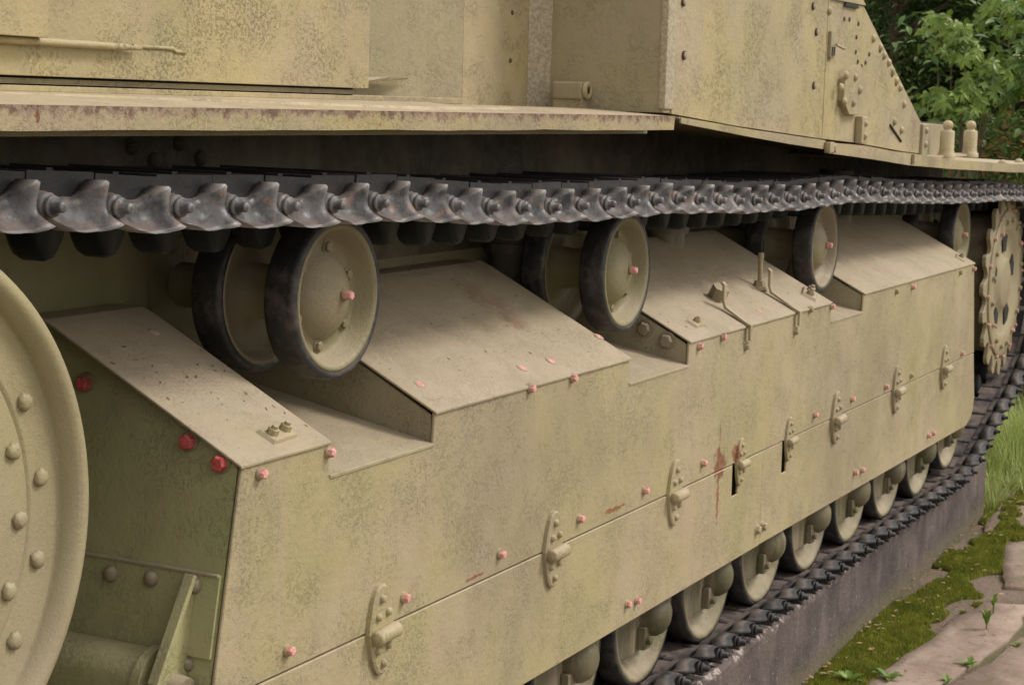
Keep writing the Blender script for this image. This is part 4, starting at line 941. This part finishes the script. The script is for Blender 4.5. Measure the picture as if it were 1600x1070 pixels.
# red berries and twigs in the low shrub
rd = random.Random(4); e = empty('red_leafed_plant', (10.2, 2.2, 0)); tag(e, 'small plant with rusty red leaves behind the capped posts', 'plant')
m = MB()
for k in range(260):
    p = Vector((10.0+rd.uniform(-.15, .25)-10.2, 2.15+rd.gauss(0, .17)-2.2, 1.52+rd.gauss(0, .10))); leaflet(m, p, Vector((rd.uniform(-.3, .3), rd.uniform(-1, 1), rd.uniform(-.3, .3))), Vector((-.6, -.3, 1)), .05*rd.uniform(.5, 1), .02)
m.build('foliage', M_leafR, e, dz=0, recalc=False)
m = MB()
for k in range(7): branch(m, (rd.uniform(-.05, .05), rd.uniform(-.05, .05), -.03), (rd.uniform(-.2, .1), rd.uniform(-.3, .3), 1.4+rd.uniform(0, .25)), .007, .002)
m.build('stem', simple('red twig', (.17, .06, .035), .7), e, dz=0)

def evergreen(x, y, hgt, rad, label, seed, n=11000, rise=0.0):
    rd = random.Random(seed); e = empty('evergreen_tree', (x, y, 0)); tag(e, label, 'tree', 'dark trees behind the shrubs')
    m = MB(); branch(m, (0, 0, -.1), (.05, .03, hgt*.95), .07, .012)
    for k in range(60):
        z = .25 + (hgt-.4)*rd.random(); r = rad*(1-.45*z/hgt); a = rd.random()*6.28
        branch(m, (0, 0, z*.9), (r*.8*math.cos(a), r*.8*math.sin(a), z), .014, .004)
    m.build('trunk', M_bark, e, dz=0)
    m = MB(); tips = []
    for k in range(260):
        z = .15 + (hgt-.2)*rd.random(); r = rad*(1-.35*z/hgt)*rd.uniform(.55, 1.05); a = rd.random()*6.28; tips.append((r*math.cos(a), r*math.sin(a), z))
    for k in range(n):
        t = rd.choice(tips); p = Vector((t[0]+rd.gauss(0, .11), t[1]+rd.gauss(0, .11), t[2]+rd.gauss(0, .05)))
        d = Vector((p.x*1.2+rd.uniform(-.6, .6), p.y*1.2+rd.uniform(-.6, .6), rd.uniform(-.25, .2))); leaflet(m, p, d, Vector((rd.uniform(-.4, .4), rd.uniform(-.4, .4), 1)), rd.uniform(.06, .12), .022)
    o = m.build('crown', M_dkleaf, e, dz=0, recalc=False)
evergreen(12.0, 3.3, 3.4, .75, 'dark evergreen directly behind the raked rear edge of the tank side', 1, 15000)
evergreen(12.8, 2.75, 3.0, .7, 'dark evergreen between the two light green shrubs', 2, 13000)
evergreen(13.2, 3.9, 3.8, .9, 'tallest dark evergreen standing behind the tank roofline', 3, 9000)
evergreen(12.4, 2.15, 2.3, .65, 'short dark bush at the right edge of the photo behind the grass', 6, 12000)
evergreen(14.4, 2.6, 3.2, .8, 'dark evergreen farthest back towards the grey wall', 8, 9000)
# grey wall glimpsed through the leaves
def wallmat():
    s = NT('grey rendered wall'); c = s.mix(s.ramp(s.noise(2, 4), .35, .65), (.22, .21, .21), (.33, .31, .31)); return s.done(c, .85, s.bump(s.noise(30, 4), .4, .01))
w = MB(); w.box((17.0, -4.0, -H-.1), (17.3, 3.6, 2.2)); w.box((16.95, -4.0, 2.2), (17.35, 3.65, 2.3)); tag(w.build('garden_wall', wallmat()), 'grey wall glimpsed between leaves at the upper right', 'wall')

m = MB(); rd = random.Random(31)
for k in range(21000):
    p = Vector((rd.uniform(15.0, 16.6), rd.uniform(3.2, 9.5), H*0 - H + 4.6*rd.random())); leaflet(m, p, Vector((rd.uniform(-1, 1), rd.uniform(-1, 1), rd.uniform(-.6, .2))), Vector((rd.uniform(-.6, .2), rd.uniform(-.5, .3), 1)), rd.uniform(.22, .38), .17)
tag(m.build('hedge', M_dkleaf, recalc=False), 'deep dark green thicket filling the gaps behind the evergreens', kind='stuff')
